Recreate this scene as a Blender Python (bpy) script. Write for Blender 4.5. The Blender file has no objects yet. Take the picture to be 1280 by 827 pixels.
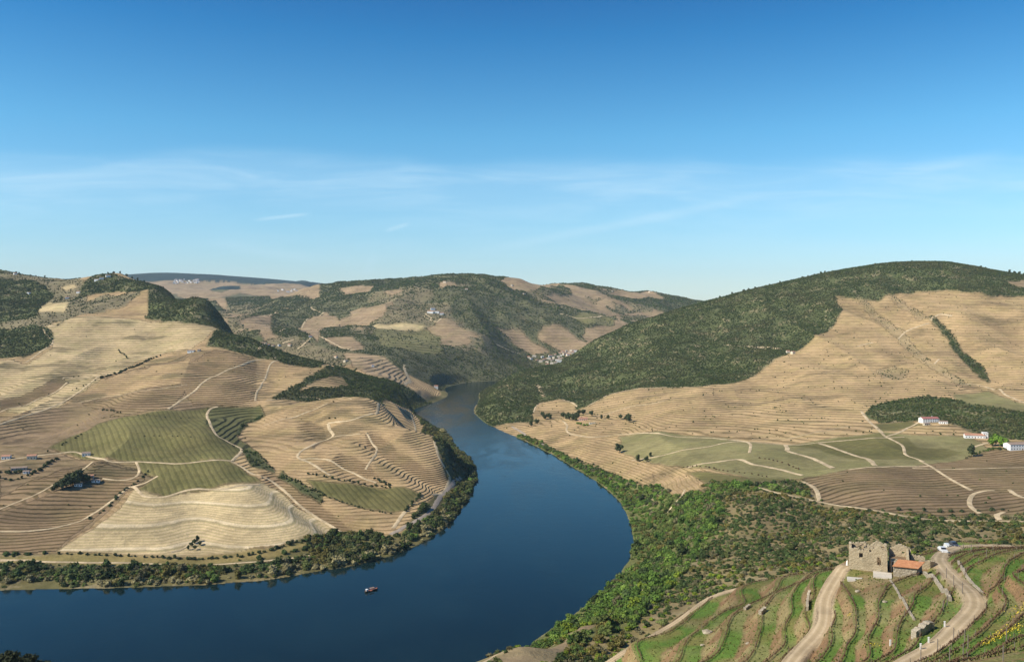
import bpy, bmesh, math, random
import numpy as np
from mathutils import Vector, Matrix

# ---------------------------------------------------------------- CAMERA, SKY, SUN, EXPOSURE
scene = bpy.context.scene
cam_d = bpy.data.cameras.new('camera'); cam = bpy.data.objects.new('camera', cam_d)
scene.collection.objects.link(cam); scene.camera = cam
cam_d.sensor_width = 36; cam_d.sensor_fit = 'HORIZONTAL'; cam_d.lens = 36*1065/1280
cam_d.shift_y = -28.5/1280; cam_d.clip_start = .5; cam_d.clip_end = 60000
cam.location = (0, 0, 250); cam.rotation_euler = (math.radians(90), 0, 0)

SUN_EL, SUN_AZ = math.radians(40), math.radians(250)      # azimuth clockwise from +Y: the sun stands to the left, a little behind the viewer
sun_dir = Vector((math.sin(SUN_AZ)*math.cos(SUN_EL), math.cos(SUN_AZ)*math.cos(SUN_EL), math.sin(SUN_EL)))
sun_d = bpy.data.lights.new('sun', 'SUN'); sun_d.energy = 5.0; sun_d.angle = math.radians(.5); sun_d.color = (1, .92, .77)
sun = bpy.data.objects.new('sun', sun_d); scene.collection.objects.link(sun)
sun.rotation_euler = sun_dir.to_track_quat('Z', 'Y').to_euler(); sun.location = (0, 0, 900)

world = bpy.data.worlds.new('World'); scene.world = world; world.use_nodes = True
wt = world.node_tree; wt.nodes.clear()
def W(t, **kw):
    n_ = wt.nodes.new(t)
    for k, v in kw.items(): setattr(n_, k, v)
    return n_
sky = W('ShaderNodeTexSky', sky_type='NISHITA', sun_disc=False, sun_elevation=SUN_EL, sun_rotation=SUN_AZ, altitude=300, air_density=1.0, dust_density=.2, ozone_density=3.0)
bg = W('ShaderNodeBackground'); bg.inputs[1].default_value = .11
wo = W('ShaderNodeOutputWorld')
tc = W('ShaderNodeTexCoord'); sep = W('ShaderNodeSeparateXYZ'); wt.links.new(tc.outputs['Generated'], sep.inputs[0])
def wm(op, a, b=None, c=None):
    m = W('ShaderNodeMath', operation=op)
    for i, x in enumerate((a, b, c)):
        if x is None: continue
        if isinstance(x, (int, float)): m.inputs[i].default_value = x
        else: wt.links.new(x, m.inputs[i])
    return m.outputs[0]
def wramp(val, a, b):
    m = W('ShaderNodeMapRange', interpolation_type='SMOOTHSTEP'); wt.links.new(val, m.inputs[0])
    m.inputs[1].default_value = a; m.inputs[2].default_value = b; m.inputs[3].default_value = 0; m.inputs[4].default_value = 1
    return m.outputs[0]
ysafe = wm('MAXIMUM', sep.outputs[1], .05)
ax = wm('DIVIDE', sep.outputs[0], ysafe); el = wm('DIVIDE', sep.outputs[2], ysafe)     # bearing and height of a sky direction
def wnoise(sx, sz, scale, detail=4, rough=.55, dist=0):
    cmb = W('ShaderNodeCombineXYZ'); wt.links.new(wm('MULTIPLY', ax, sx), cmb.inputs[0]); wt.links.new(wm('MULTIPLY', el, sz), cmb.inputs[1])
    nn = W('ShaderNodeTexNoise'); nn.inputs['Scale'].default_value = scale; nn.inputs['Detail'].default_value = detail; nn.inputs['Roughness'].default_value = rough; nn.inputs['Distortion'].default_value = dist
    wt.links.new(cmb.outputs[0], nn.inputs['Vector']); return nn.outputs['Fac']
# thin cirrus: one long veil across the view and fainter streaks
nbig = wnoise(1.2, 1.2, 2.2, 2); nfib = wnoise(2.0, 16, 2.6, 5, .6, .6)
cen = wm('ADD', .163, wm('MULTIPLY', wm('SUBTRACT', nbig, .5), .075))
up = wm('SUBTRACT', el, cen)
veil = wm('MULTIPLY', wm('SUBTRACT', 1, wramp(up, -.008, .022)), wramp(up, -.085, -.004))
veil = wm('MULTIPLY', veil, wm('MULTIPLY_ADD', wramp(nfib, .35, .75), .55, .25))
lowv = wm('MULTIPLY', wm('SUBTRACT', 1, wramp(el, .02, .16)), wm('MULTIPLY_ADD', wramp(nfib, .3, .8), .16, .02))
def streak(x0, e0, x1, e1, wd, amt):
    dx, de = x1-x0, e1-e0; L = math.hypot(dx, de); c, s_ = dx/L, de/L
    a = wm('SUBTRACT', ax, x0); b = wm('SUBTRACT', el, e0)
    along = wm('ADD', wm('MULTIPLY', a, c), wm('MULTIPLY', b, s_)); acr = wm('ABSOLUTE', wm('SUBTRACT', wm('MULTIPLY', b, c), wm('MULTIPLY', a, s_)))
    m = wm('MULTIPLY', wm('SUBTRACT', 1, wramp(acr, 0, wd)), wm('MULTIPLY', wramp(along, 0, L*.3), wm('SUBTRACT', 1, wramp(along, L*.7, L))))
    return wm('MULTIPLY', m, wm('MULTIPLY', amt, wm('ADD', .4, nfib)))
E = lambda u, v: ((u-640)/1065, (385-v)/1065)
stk = streak(*E(310,276), *E(395,266), .0035, .35)
for a_, b_, w_, k_ in [((478,290),(515,278),.004,.25),((560,322),(1000,236),.009,.20),((1100,218),(1275,190),.012,.12),((452,350),(472,312),.008,.10),((150,250),(260,246),.010,.10),((240,300),(420,330),.010,.09)]:
    stk = wm('ADD', stk, streak(*E(*a_), *E(*b_), w_, k_))
cl = wm('MINIMUM', wm('ADD', wm('ADD', wm('MULTIPLY', veil, .55), lowv), stk), .8)
grade = W('ShaderNodeValToRGB'); wt.links.new(wm('DIVIDE', sep.outputs[2], wm('MAXIMUM', wm('SQRT', wm('SUBTRACT', 1, wm('MULTIPLY', sep.outputs[2], sep.outputs[2]))), .05)), grade.inputs[0])
cr = grade.color_ramp; cr.elements[0].position = .03; cr.elements[0].color = (.80,.93,1.03,1); cr.elements[1].position = .40; cr.elements[1].color = (.08,.47,.80,1)
for p_, c_ in ((.10,(.68,.99,1.09)), (.20,(.44,.95,1.09)), (.32,(.15,.67,.95))): e_ = cr.elements.new(p_); e_.color = (*c_, 1)     # clean, deep spring sky: less red the higher one looks
hs = W('ShaderNodeMix', data_type='RGBA', blend_type='MULTIPLY'); hs.inputs[0].default_value = 1; wt.links.new(sky.outputs[0], hs.inputs[6]); wt.links.new(grade.outputs[0], hs.inputs[7])
mx = W('ShaderNodeMix', data_type='RGBA'); wt.links.new(cl, mx.inputs[0]); wt.links.new(hs.outputs[2], mx.inputs[6]); mx.inputs[7].default_value = (5.2, 6.9, 7.9, 1)
wt.links.new(mx.outputs[2], bg.inputs[0]); wt.links.new(bg.outputs[0], wo.inputs[0])
scene.view_settings.view_transform = 'Standard'; scene.view_settings.look = 'None'
scene.view_settings.exposure = 0.35; scene.view_settings.gamma = 1.0; scene.view_settings.use_curve_mapping = False
scene.cycles.use_denoising = True; scene.cycles.max_bounces = 5; scene.cycles.diffuse_bounces = 2; scene.cycles.glossy_bounces = 2; scene.cycles.volume_bounces = 0
scene.cycles.transparent_max_bounces = 6; scene.cycles.sample_clamp_indirect = 4
# ---------------------------------------------------------------- TERRAIN (numpy)
F, CU, HV, HC = 1065.0, 640.0, 385.0, 250.0      # focal length in px of a 1280 px wide frame, centre column, horizon row, eye height (m) above the river
rng = np.random.default_rng(7)

_T = np.random.default_rng(3).random((256, 256))
def vnoise(x, y, s):
    x = np.asarray(x, float)/s + 37.3; y = np.asarray(y, float)/s + 91.7
    i = np.floor(x).astype(int); j = np.floor(y).astype(int)
    fx = x-i; fy = y-j
    fx = fx*fx*fx*(fx*(fx*6-15)+10); fy = fy*fy*fy*(fy*(fy*6-15)+10)
    i0 = i & 255; j0 = j & 255; i1 = (i+1) & 255; j1 = (j+1) & 255
    return ((_T[i0, j0]*(1-fx)+_T[i1, j0]*fx)*(1-fy) + (_T[i0, j1]*(1-fx)+_T[i1, j1]*fx)*fy)*2-1
def fbm(x, y, s, o=4, g=.5):
    t = 0; a = 1.0; n = 0
    for k in range(o):
        t = t + a*vnoise(x+k*131.7, y-k*77.1, s/2**k); n += a; a *= g
    return t/n
def sstep(a, b, x):
    t = np.clip((x-a)/(b-a), 0, 1); return t*t*(3-2*t)

# hillside profiles: for an azimuth (column u), points (D, v) seen at picture row v, or (D, 'z', height)
Z = 'z'
PROF = {
 -700: [(80,Z,200),(200,Z,150),(330,Z,80),(430,Z,3),(600,Z,-6),(757,Z,1),(900,Z,30),(1100,Z,70),(1500,Z,150),(2000,Z,240),(2600,Z,330),(3600,Z,350),(6000,Z,380),(12000,Z,450)],
 -300: [(80,Z,200),(200,Z,150),(300,Z,110),(400,Z,50),(450,Z,3),(600,Z,-6),(757,Z,1),(880,Z,20),(1000,Z,45),(1400,Z,120),(2000,Z,230),(2600,Z,330),(3600,Z,350),(6000,Z,380),(12000,Z,450)],
 0: [(80,Z,203),(100,Z,195),(200,Z,155),(290,Z,119),(400,Z,55),(470,Z,3),(600,Z,-6),(756,Z,1),(835,700),(845,690),(880,670),(950,640),(1060,600),(1140,575),(1200,560),(1290,540),(1390,520),(1500,500),(1680,470),(1870,440),(2150,410),(2450,380),(2800,350),(3050,333),(3600,Z,340),(6000,Z,360),(12000,Z,450)],
 100: [(80,Z,203),(200,Z,150),(300,Z,100),(400,Z,55),(475,Z,3),(600,Z,-6),(760,Z,1),(826,704),(848,690),(925,650),(1000,620),(1080,590),(1130,575),(1230,550),(1370,520),(1600,480),(1800,450),(2000,420),(2180,397),(2400,380),(2600,365),(2850,349),(3300,Z,290),(4500,Z,300),(6000,Z,350),(12000,Z,450)],
 150: [(2180,398),(2400,378),(2600,360),(2800,343),(3300,Z,280)],
 200: [(80,Z,203),(200,Z,150),(300,Z,100),(400,Z,50),(485,Z,3),(600,Z,-6),(765,Z,1),(838,700),(850,690),(930,650),(1010,612),(1090,580),(1190,550),(1360,515),(1570,480),(1780,450),(1960,425),(2100,405),(2300,385),(2500,365),(2600,357),(3000,Z,190),(4000,Z,190),(6000,Z,260),(7500,366),(9000,352),(11000,342),(14000,Z,500)],
 260: [(765,Z,1),(832,703),(852,690),(930,650),(1015,610),(1090,580),(1200,545),(1360,510),(1540,480),(1740,450),(1880,430),(2080,405),(2200,388),(2300,377),(2650,Z,140),(3200,Z,120),(5200,376),(6500,368),(8000,356),(11000,346),(14000,Z,500)],
 320: [(80,Z,203),(200,Z,150),(300,Z,100),(400,Z,60),(500,Z,3),(640,Z,-6),(775,Z,1),(838,700),(852,690),(925,650),(1030,602),(1090,580),(1160,560),(1290,530),(1420,505),(1580,480),(1760,455),(1880,440),(1980,427),(2250,Z,80),(2600,Z,60),(3100,415),(3500,400),(4500,385),(6000,368),(9000,353),(11000,349),(14000,Z,500)],
 400: [(80,Z,203),(200,Z,150),(300,Z,105),(420,Z,60),(515,Z,3),(650,Z,-6),(812,Z,1),(858,690),(905,665),(965,640),(1040,610),(1100,590),(1190,560),(1310,530),(1430,503),(1520,Z,88),(1620,484),(1750,470),(1900,456),(2150,Z,60),(2500,450),(2900,430),(3400,410),(3900,390),(4300,370),(4700,358),(5500,Z,290),(8000,Z,400),(12000,Z,480)],
 480: [(80,Z,200),(200,Z,150),(300,Z,110),(420,Z,70),(530,Z,3),(680,Z,-6),(851,Z,1),(890,680),(935,660),(985,640),(1060,610),(1140,580),(1240,550),(1370,520),(1450,506),(1600,Z,50),(1720,498),(1880,481),(1960,473),(2100,Z,35),(2250,470),(2500,460),(2700,445),(3000,425),(3350,405),(3700,385),(4050,365),(4400,354),(5200,Z,300),(8000,Z,350),(12000,Z,450)],
 540: [(930,Z,1),(965,655),(1010,635),(1050,620),(1110,600),(1200,570),(1290,546),(1420,Z,18),(1600,Z,6),(1836,Z,0),(2150,Z,-5),(2512,Z,1),(2600,480),(2800,460),(3000,440),(3250,420),(3500,400),(3750,380),(4000,362),(4300,348),(5200,Z,320),(8000,Z,350)],
 600: [(80,Z,200),(200,Z,148),(300,Z,112),(440,Z,68),(560,Z,3),(900,Z,-6),(1300,Z,-4),(1600,Z,-6),(1900,Z,1),(1990,515),(2200,500),(2380,492),(2480,Z,0),(2700,Z,-6),(2894,Z,1),(2950,470),(3120,450),(3300,430),(3600,400),(3850,375),(4150,355),(4350,348),(5200,Z,320),(8000,Z,350),(12000,Z,450)],
 650: [(80,Z,200),(200,Z,148),(300,Z,112),(400,Z,82),(450,808),(530,Z,20),(590,Z,2),(900,Z,-6),(1300,Z,-6),(1633,Z,1),(1690,540),(1770,530),(1900,515),(2050,500),(2170,490),(2300,480),(2420,470),(2520,463),(2750,Z,0),(2950,Z,0),(3150,460),(3300,450),(3500,430),(3750,400),(4000,375),(4300,357),(4500,348),(5500,Z,330)],
 720: [(80,Z,200),(150,Z,172),(240,Z,130),(340,Z,96),(440,827),(520,785),(600,Z,25),(690,Z,2),(900,Z,-6),(1200,Z,-6),(1345,Z,1),(1385,575),(1470,560),(1570,545),(1690,530),(1840,515),(1990,500),(2180,480),(2380,460),(2560,445),(2680,437),(2950,Z,10),(3100,Z,5),(3300,446),(3420,437),(3600,420),(3850,400),(4200,380),(4700,365),(5200,356),(6500,Z,300),(12000,Z,350)],
 790: [(80,Z,203),(150,Z,178),(200,Z,163),(245,813),(330,Z,106),(470,Z,58),(510,790),(580,760),(670,730),(780,700),(850,685),(934,Z,1),(985,650),(1090,620),(1170,600),(1250,580),(1320,565),(1440,545),(1580,525),(1750,505),(1900,490),(2080,470),(2270,450),(2450,430),(2600,415),(2720,404),(3100,Z,110),(3600,Z,110),(4000,404),(4400,388),(4900,370),(5300,363),(6500,Z,300),(12000,Z,300)],
 860: [(80,Z,205),(150,Z,180),(215,827),(275,769),(400,Z,88),(520,768),(590,740),(680,710),(780,680),(880,650),(960,625),(1020,610),(1110,590),(1200,570),(1300,550),(1440,530),(1600,510),(1780,490),(1880,480),(2050,460),(2230,440),(2400,420),(2570,400),(2720,384),(3200,Z,180),(4500,Z,210),(5200,377),(6500,Z,220),(12000,Z,300)],
 940: [(80,Z,206),(120,Z,193),(190,827),(240,780),(288,736),(420,Z,80),(560,733),(630,710),(710,680),(790,650),(850,630),(930,612),(990,600),(1060,585),(1130,570),(1220,555),(1330,540),(1480,520),(1650,500),(1830,480),(2000,460),(2160,440),(2310,420),(2450,400),(2590,380),(2740,363),(3300,Z,230),(5000,Z,200)],
 1030: [(80,Z,208),(110,Z,200),(165,827),(195,790),(225,750),(250,715),(300,Z,140),(420,Z,90),(590,712),(660,690),(740,665),(820,640),(890,620),(970,600),(1050,580),(1150,560),(1270,540),(1430,520),(1600,500),(1830,470),(2060,440),(2270,410),(2450,380),(2600,360),(2740,345),(3400,Z,280),(5000,Z,250),(12000,Z,300)],
 1110: [(80,Z,212),(100,Z,206),(150,827),(170,790),(192,750),(212,717),(235,Z,178),(290,Z,145),(420,Z,92),(600,Z,70),(680,672),(740,655),(790,640),(860,620),(940,600),(1030,580),(1130,560),(1220,545),(1380,525),(1510,510),(1660,490),(1880,460),(2080,430),(2270,400),(2430,375),(2600,350),(2760,331),(3400,Z,320)],
 1180: [(80,Z,212),(100,Z,207),(143,827),(162,790),(178,760),(200,730),(240,700),(272,684),(285,Z,170),(350,Z,128),(450,Z,88),(600,Z,66),(690,675),(750,655),(800,640),(870,620),(950,600),(1030,580),(1120,560),(1200,545),(1340,525),(1480,505),(1660,480),(1870,450),(2070,420),(2260,390),(2420,365),(2600,345),(2770,328),(3400,Z,330),(5000,Z,280),(12000,Z,300)],
 1260: [(80,Z,212),(100,Z,208),(130,827),(145,790),(165,750),(195,710),(222,685),(240,Z,182),(310,Z,145),(450,Z,92),(570,Z,72),(670,675),(740,655),(790,640),(860,620),(940,600),(1040,575),(1110,560),(1160,550),(1280,530),(1420,510),(1560,490),(1770,460),(1970,430),(2160,400),(2330,375),(2500,355),(2700,343),(3400,Z,300)],
 1600: [(80,Z,212),(100,Z,208),(150,Z,200),(200,Z,190),(300,Z,150),(450,Z,95),(700,Z,72),(1000,Z,72),(1400,Z,92),(1900,Z,170),(2400,Z,280),(2700,Z,320),(3400,Z,280),(6000,Z,280),(12000,Z,300)],
 2000: [(80,Z,212),(200,Z,195),(450,Z,110),(1000,Z,80),(1900,Z,170),(2700,Z,320),(3400,Z,280),(12000,Z,300)],
}
RIVER = [(-900,430),(-300,450),(0,470),(300,500),(500,540),(620,590),(660,630),(690,665),(720,700),(745,735),(765,772),(785,832),(791,900),(791,945),(788,1005),(770,1133),(745,1238),(710,1365),(690,1463),(650,1633),(620,1775),(602,1880),(590,2080),(599,2295),(598,2560),(620,2830),(660,2900),(720,3000),(800,3080),(900,3080),
 (900,3250),(800,3230),(720,3180),(660,3050),(620,2925),(589,2894),(557,2717),(555,2610),(563,2443),(548,2295),(520,2130),(514,2050),(525,1950),(540,1836),(560,1690),(575,1479),(590,1401),(597,1299),(592,1173),(575,1044),(550,951),(520,893),(480,851),(440,824),(400,812),(320,778),(200,765),(0,756),(-300,750),(-900,750)]

ucols = np.concatenate([np.arange(-700,-24,26.0), np.arange(-20,1300.5,1.1), np.arange(1306,2001,26.0)])
drows = np.concatenate([np.exp(np.linspace(math.log(80),math.log(330),420))[:-1], np.exp(np.linspace(math.log(330),math.log(3000),800))[:-1], np.exp(np.linspace(math.log(3000),math.log(5600),260))[:-1], np.exp(np.linspace(math.log(5600),math.log(16000),170))])
NU, ND = len(ucols), len(drows)
lrows = np.log(drows)

# terrace edges of the near vineyard spur: (u, v, height)
ROWS = [
 [(768,822,152),(843,778,154),(889,746,156),(939,731,158),(994,720,163),(1042,707,172)],
 [(805,824,157),(843,796,158),(897,764,160),(939,750,162),(1019,720,171)],
 [(854,826,162),(879,793,163)],
 [(881,824,165),(906,789,165),(916,766,165)],
 [(930,824,169),(953,776,169.5),(975,738,170)],
 [(956,826,173),(978,783,173),(998,735,173.5)],
 [(975,824,176),(1008,786,176.5),(1019,745,177),(1021,718,177)],
 [(993,822,178.5),(1026,783,179.5),(1031,748,181),(1046,720,183),(1059,708,184)],
 [(1013,822,180.5),(1039,783,181.5),(1049,756,182.5),(1056,723,184)],
 [(1034,824,182.5),(1057,796,183),(1071,766,184),(1070,728,184.7)],
 [(1074,798,185),(1094,764,185.5),(1095,735,185.2)],
 [(1100,819,186.5),(1120,776,187),(1110,751,186.5)],
 [(1160,773,188.5),(1158,753,188),(1136,721,185.5)],
 [(1118,822,189),(1166,793,190),(1193,769,190.5),(1204,748,190.5),(1203,738,190),(1183,718,188),(1166,707,185.6)],
 [(1140,824,190.3),(1199,779,191),(1219,756,191),(1213,740,190.5),(1193,723,188.5),(1179,708,185.5),(1176,698,182.5),(1183,690,179.5),(1205,682,175)],
 [(1155,826,192.5),(1206,798,193),(1237,769,193.5),(1254,745,194),(1252,730,193.5),(1226,712,190.5),(1209,698,187),(1206,690,184)],
 [(1186,826,196),(1249,799,196.5),(1279,786,197)],
 [(1260,720,195.5),(1279,715,196),(1280,690,192),(1240,690,188)],
 [(1065,716,184),(1100,716,184.5),(1140,712,185),(1110,702,184)],
]
P = []
for row in ROWS:
    for k, (u, v, z) in enumerate(row):
        P.append((u/F, math.log((HC-z)/(v-HV)*F), z))
for u, pts in PROF.items():
    for p in pts:
        if 780 < u < 1300 and p[0] < 300 and p[1] != Z: continue
        D = p[0]; z = p[2] if p[1] == Z else HC-(p[1]-HV)*D/F
        P.append((u/F, math.log(D), z))
P = np.array(P)
def _K(a, b):
    r2 = (a[:,None,0]-b[None,:,0])**2 + (a[:,None,1]-b[None,:,1])**2
    return .5*r2*np.log(r2+1e-12)
n = len(P); A = np.zeros((n+3, n+3)); A[:n,:n] = _K(P, P)+np.eye(n)*2e-6
A[:n,n] = 1; A[:n,n+1:] = P[:,:2]; A[n:,:n] = A[:n,n:].T
W = np.linalg.solve(A, np.concatenate([P[:,2], np.zeros(3)]))
cu = np.arange(-700, 2001, 10.0); cd = np.linspace(lrows[0], lrows[-1], 420)
Q = np.stack(np.meshgrid(cu/F, cd), -1).reshape(-1, 2)
H0 = np.concatenate([_K(q, P)@W[:n]+W[n]+q@W[n+1:] for q in np.array_split(Q, 60)]).reshape(len(cd), len(cu))
def grid_lookup(G, gu, gl, U, L):
    a = np.clip(np.interp(U, gu, np.arange(len(gu))), 0, len(gu)-1.0001); b = np.clip(np.interp(L, gl, np.arange(len(gl))), 0, len(gl)-1.0001)
    i = a.astype(int); j = b.astype(int); a = a-i; b = b-j
    return (G[j,i]*(1-a)+G[j,i+1]*a)*(1-b)+(G[j+1,i]*(1-a)+G[j+1,i+1]*a)*b
def cubic_rows(G, x):     # Catmull-Rom along axis 0 at fractional positions x
    i = np.clip(np.floor(x).astype(int), 0, G.shape[0]-2); t = (x-i)[:,None]
    g = lambda k: G[np.clip(i+k, 0, G.shape[0]-1)]
    p0, p1, p2, p3 = g(-1), g(0), g(1), g(2)
    return p1+.5*t*(p2-p0+t*(2*p0-5*p1+4*p2-p3+t*(3*(p1-p2)+p3-p0)))
Hs = cubic_rows(H0, np.interp(lrows, cd, np.arange(len(cd))))
Hs = cubic_rows(np.ascontiguousarray(Hs.T), np.interp(ucols, cu, np.arange(len(cu)))).T      # (ND, NU)
UU, DD = np.meshgrid(ucols, drows)
XX = (UU-CU)/F*DD; YY = DD

# folds and gullies
amp = 9*sstep(800,1000,DD)*(1-sstep(2600,3000,DD))*(1-.62*sstep(600,800,UU))
amp = amp*(1-.85*np.exp(-((XX+340)**2+(YY-930)**2)/170**2))
Hs = Hs + amp*fbm(XX, YY, 190, 2) + .75*amp*(.5-np.abs(fbm(XX+40, YY*.6, 130, 2))*2.2)
Hs = Hs + 7*sstep(1350,1600,DD)*(1-sstep(2500,2700,DD))*sstep(700,800,UU)*(.5-np.abs(fbm(XX-400, YY*.45, 170, 2))*2.2)
Hs = Hs + .55*sstep(500,700,DD)*fbm(XX, YY, 45, 3)*(1-sstep(2800,3200,DD))
rdg = 1-np.abs(fbm(XX+200, YY, 520, 4, .5))*2.6
Hs = Hs + (30*sstep(2750,3500,DD)*(rdg-.45))*(1-sstep(5200,7000,DD)) + 60*sstep(5200,7500,DD)*(1-sstep(9500,10500,DD))*(1-np.abs(fbm(XX, YY, 1300, 4))*2.6-.55)
rdg2 = 1-np.abs(fbm(XX-900, YY+300, 330, 3, .5))*2.4
Hs = Hs + 9*sstep(1900,2150,DD)*(1-sstep(2620,2720,DD))*sstep(640,740,UU)*(rdg2-.5)
Hs = Hs + .35*fbm(XX, YY, 14, 2)*(1-sstep(330,500,DD))

def ground_z(x, y):
    x = np.asarray(x, float); y = np.asarray(y, float)
    return grid_lookup(Hs, ucols, lrows, x/y*F+CU, np.log(y))
def project(u, v, d0=100, d1=16000):
    """where the line of sight through picture point (u,v) meets the ground, between distances d0 and d1"""
    i = np.searchsorted(drows, [d0, d1]); D = drows[i[0]:i[1]]
    z = grid_lookup(Hs, ucols, lrows, np.full(D.shape, float(u)), np.log(D))
    line = HC-(v-HV)/F*D
    hit = np.nonzero(z >= line)[0]
    if len(hit) and hit[0] > 0:
        k = hit[0]; a = line[k-1]-z[k-1]; b = z[k]-line[k]; t = a/(a+b); d = D[k-1]*(1-t)+D[k]*t
    elif len(hit): d = D[0]
    else:
        e = (z-HC)/D; k = int(np.argmax(e)); d = D[k]
    return (u-CU)/F*d, d
def catmull(pts, step):
    P = np.asarray(pts, float); P = np.vstack([2*P[0]-P[1], P, 2*P[-1]-P[-2]]); out = []
    for i in range(1, len(P)-2):
        n_ = max(2, int(np.linalg.norm(P[i+1,:2]-P[i,:2])/step))
        for t in np.arange(n_)/n_:
            p0, p1, p2, p3 = P[i-1:i+3]
            out.append(p1+.5*t*(p2-p0+t*(2*p0-5*p1+4*p2-p3+t*(3*(p1-p2)+p3-p0))))
    out.append(P[-2]); return np.array(out)
def seg_dist(px, py, poly, closed=True):
    best = np.full(px.shape, 1e9); m = len(poly)
    for k in range(m if closed else m-1):
        a = poly[k]; b = poly[(k+1) % m]; e = b-a; L = e@e
        t = np.clip(((px-a[0])*e[0]+(py-a[1])*e[1])/max(L, 1e-9), 0, 1)
        best = np.minimum(best, np.hypot(px-a[0]-t*e[0], py-a[1]-t*e[1]))
    return best

GULLIES = [  # valleys worn into the slopes: path in the picture, depth, half width (m)
 ([(455,540),(480,560),(512,582),(548,603)], 10, 26), ([(375,512),(398,530),(412,552)], 8, 24), ([(322,585),(360,615),(410,650),(455,676)], 11, 26),
 ([(345,452),(328,480),(318,508),(312,545),(330,578)], 15, 48), ([(250,440),(262,462),(255,490),(262,515)], 7, 45), ([(15,512),(45,497),(85,472)], 9, 40), ([(150,405),(135,430),(105,462)], 8, 45),
 ([(415,572),(445,588),(475,602)], 7, 20), ([(238,608),(246,650),(244,686)], 3.5, 26), ([(150,560),(190,552),(230,560)], 4, 40), ([(500,507),(516,520),(530,545)], 6, 22),
 ([(30,660),(90,640),(150,605)], 5, 34), ([(0,560),(60,535),(110,505)], 7, 40),
 ([(1160,396),(1185,412),(1210,440),(1238,478)], 16, 42), ([(1072,380),(1112,415),(1150,450),(1200,480)], 9, 46), ([(1060,470),(1100,462),(1130,470)], 7, 40),
 ([(960,470),(930,500),(900,530)], 8, 55), ([(1110,372),(1130,395),(1150,430)], 7, 40), ([(835,500),(800,520),(770,540)], 7, 50), ([(1250,380),(1262,420),(1275,470)], 10, 60),
 ([(700,440),(690,470),(665,500)], 9, 60), ([(820,405),(790,440),(760,480)], 12, 75), ([(950,370),(900,415),(860,465)], 13, 80), ([(1010,352),(1000,390),(960,430)], 10, 70),
]
for path, dp, wd_ in GULLIES:
    gp = catmull([project(u, v, 800, 2780) for u, v in path], 12); m = slice(*np.searchsorted(drows, [gp[:,1].min()-4*wd_, gp[:,1].max()+4*wd_])); c_ = slice(*np.searchsorted(ucols, [(gp[:,0]/gp[:,1]*F+CU).min()-4*wd_*F/gp[:,1].min(), (gp[:,0]/gp[:,1]*F+CU).max()+4*wd_*F/gp[:,1].min()]))
    q_ = seg_dist(XX[m,c_], YY[m,c_], gp, False); e_ = np.minimum(np.hypot(XX[m,c_]-gp[0,0], YY[m,c_]-gp[0,1]), np.hypot(XX[m,c_]-gp[-1,0], YY[m,c_]-gp[-1,1])+wd_)
    Hs[m,c_] -= dp*np.exp(-(q_/wd_)**2)*sstep(0, 1.6*wd_, e_)

# the river bed: signed distance to its outline
RW = np.array([((u-CU)/F*d, d) for u, d in RIVER])
def in_poly(px, py, poly):
    c = np.zeros(px.shape, bool); m = len(poly); j = m-1
    for i in range(m):
        xi, yi = poly[i]; xj, yj = poly[j]
        if yi != yj: c ^= ((yi > py) != (yj > py)) & (px < (xj-xi)*(py-yi)/(yj-yi)+xi)
        j = i
    return c
def smooth_poly(P, it=2):
    P = np.asarray(P, float)
    for _ in range(it):
        Q = np.roll(P, -1, 0); P = np.stack([.75*P+.25*Q, .25*P+.75*Q], 1).reshape(-1, 2)
    return P
RWs = smooth_poly(RW, 2)
cc = slice(None, None, 6); rr = slice(None, None, 6)
sel = (DD[rr,cc] > 380) & (DD[rr,cc] < 3500)
sdc = np.full(DD[rr,cc].shape, 400.0)
xs, ys = XX[rr,cc][sel], YY[rr,cc][sel]
dd = seg_dist(xs, ys, RWs); dd[in_poly(xs, ys, RWs)] *= -1
sdc[sel] = dd
SD = grid_lookup(sdc, ucols[cc], lrows[rr], UU, np.log(DD)) + 2.2*fbm(XX, YY, 22, 3)
SD[(DD < 370) | (DD > 3500)] = 400
bank = np.minimum(.3+np.maximum(SD,0)*.22, 1e9)
Hs = np.where(SD < 0, np.maximum(-8, SD*.3)-.2, (.3+np.clip(SD,0,30)*.12)*(1-sstep(4,50,SD)) + np.maximum(Hs, 1.5)*sstep(4,50,SD))


# ---- the near spur: farm tracks cut level, a pad for the ruin, vineyard terraces stepping down between them
def near_pt(u, v, z): d = (HC-z)/(v-HV)*F; return ((u-CU)/F*d, d, z)
NEAR_TRACKS = [
 [near_pt(*p) for p in [(975,850,178),(993,822,178.5),(1026,783,179.5),(1031,748,181),(1046,720,183),(1057,708,184)]],
 [near_pt(*p) for p in [(1105,845,190.2),(1140,824,190.3),(1171,806,190.7),(1199,779,191),(1217,758,191),(1213,740,190.5),(1193,723,188.5),(1179,708,185.5),(1174,698,182.5),(1180,690,179.5),(1200,683,175.5),(1235,681.5,172.8),(1262,681.5,172)]],
 [near_pt(*p) for p in [(740,842,150),(768,822,152),(843,778,154),(889,746,156),(939,731,158)]],
]
NEAR_TRACKS = [catmull(t, 1.5) for t in NEAR_TRACKS]
rn = slice(0, int(np.searchsorted(drows, 340))); cn = slice(int(np.searchsorted(ucols, 640)), NU)
LV = np.array([136,140,144,148,152,156.5,161,165,169,172.8,176.5,181.4,183.6,185.4,187.2,189,192.2,194,196,198.2,200.5,203,206,209,212,216])
xn, yn, zn = XX[rn,cn], YY[rn,cn], Hs[rn,cn].copy()
Tn = np.interp(zn+.10*fbm(xn, yn, 16, 2), LV, np.arange(len(LV)))
TF = Tn-np.floor(Tn)
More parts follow.
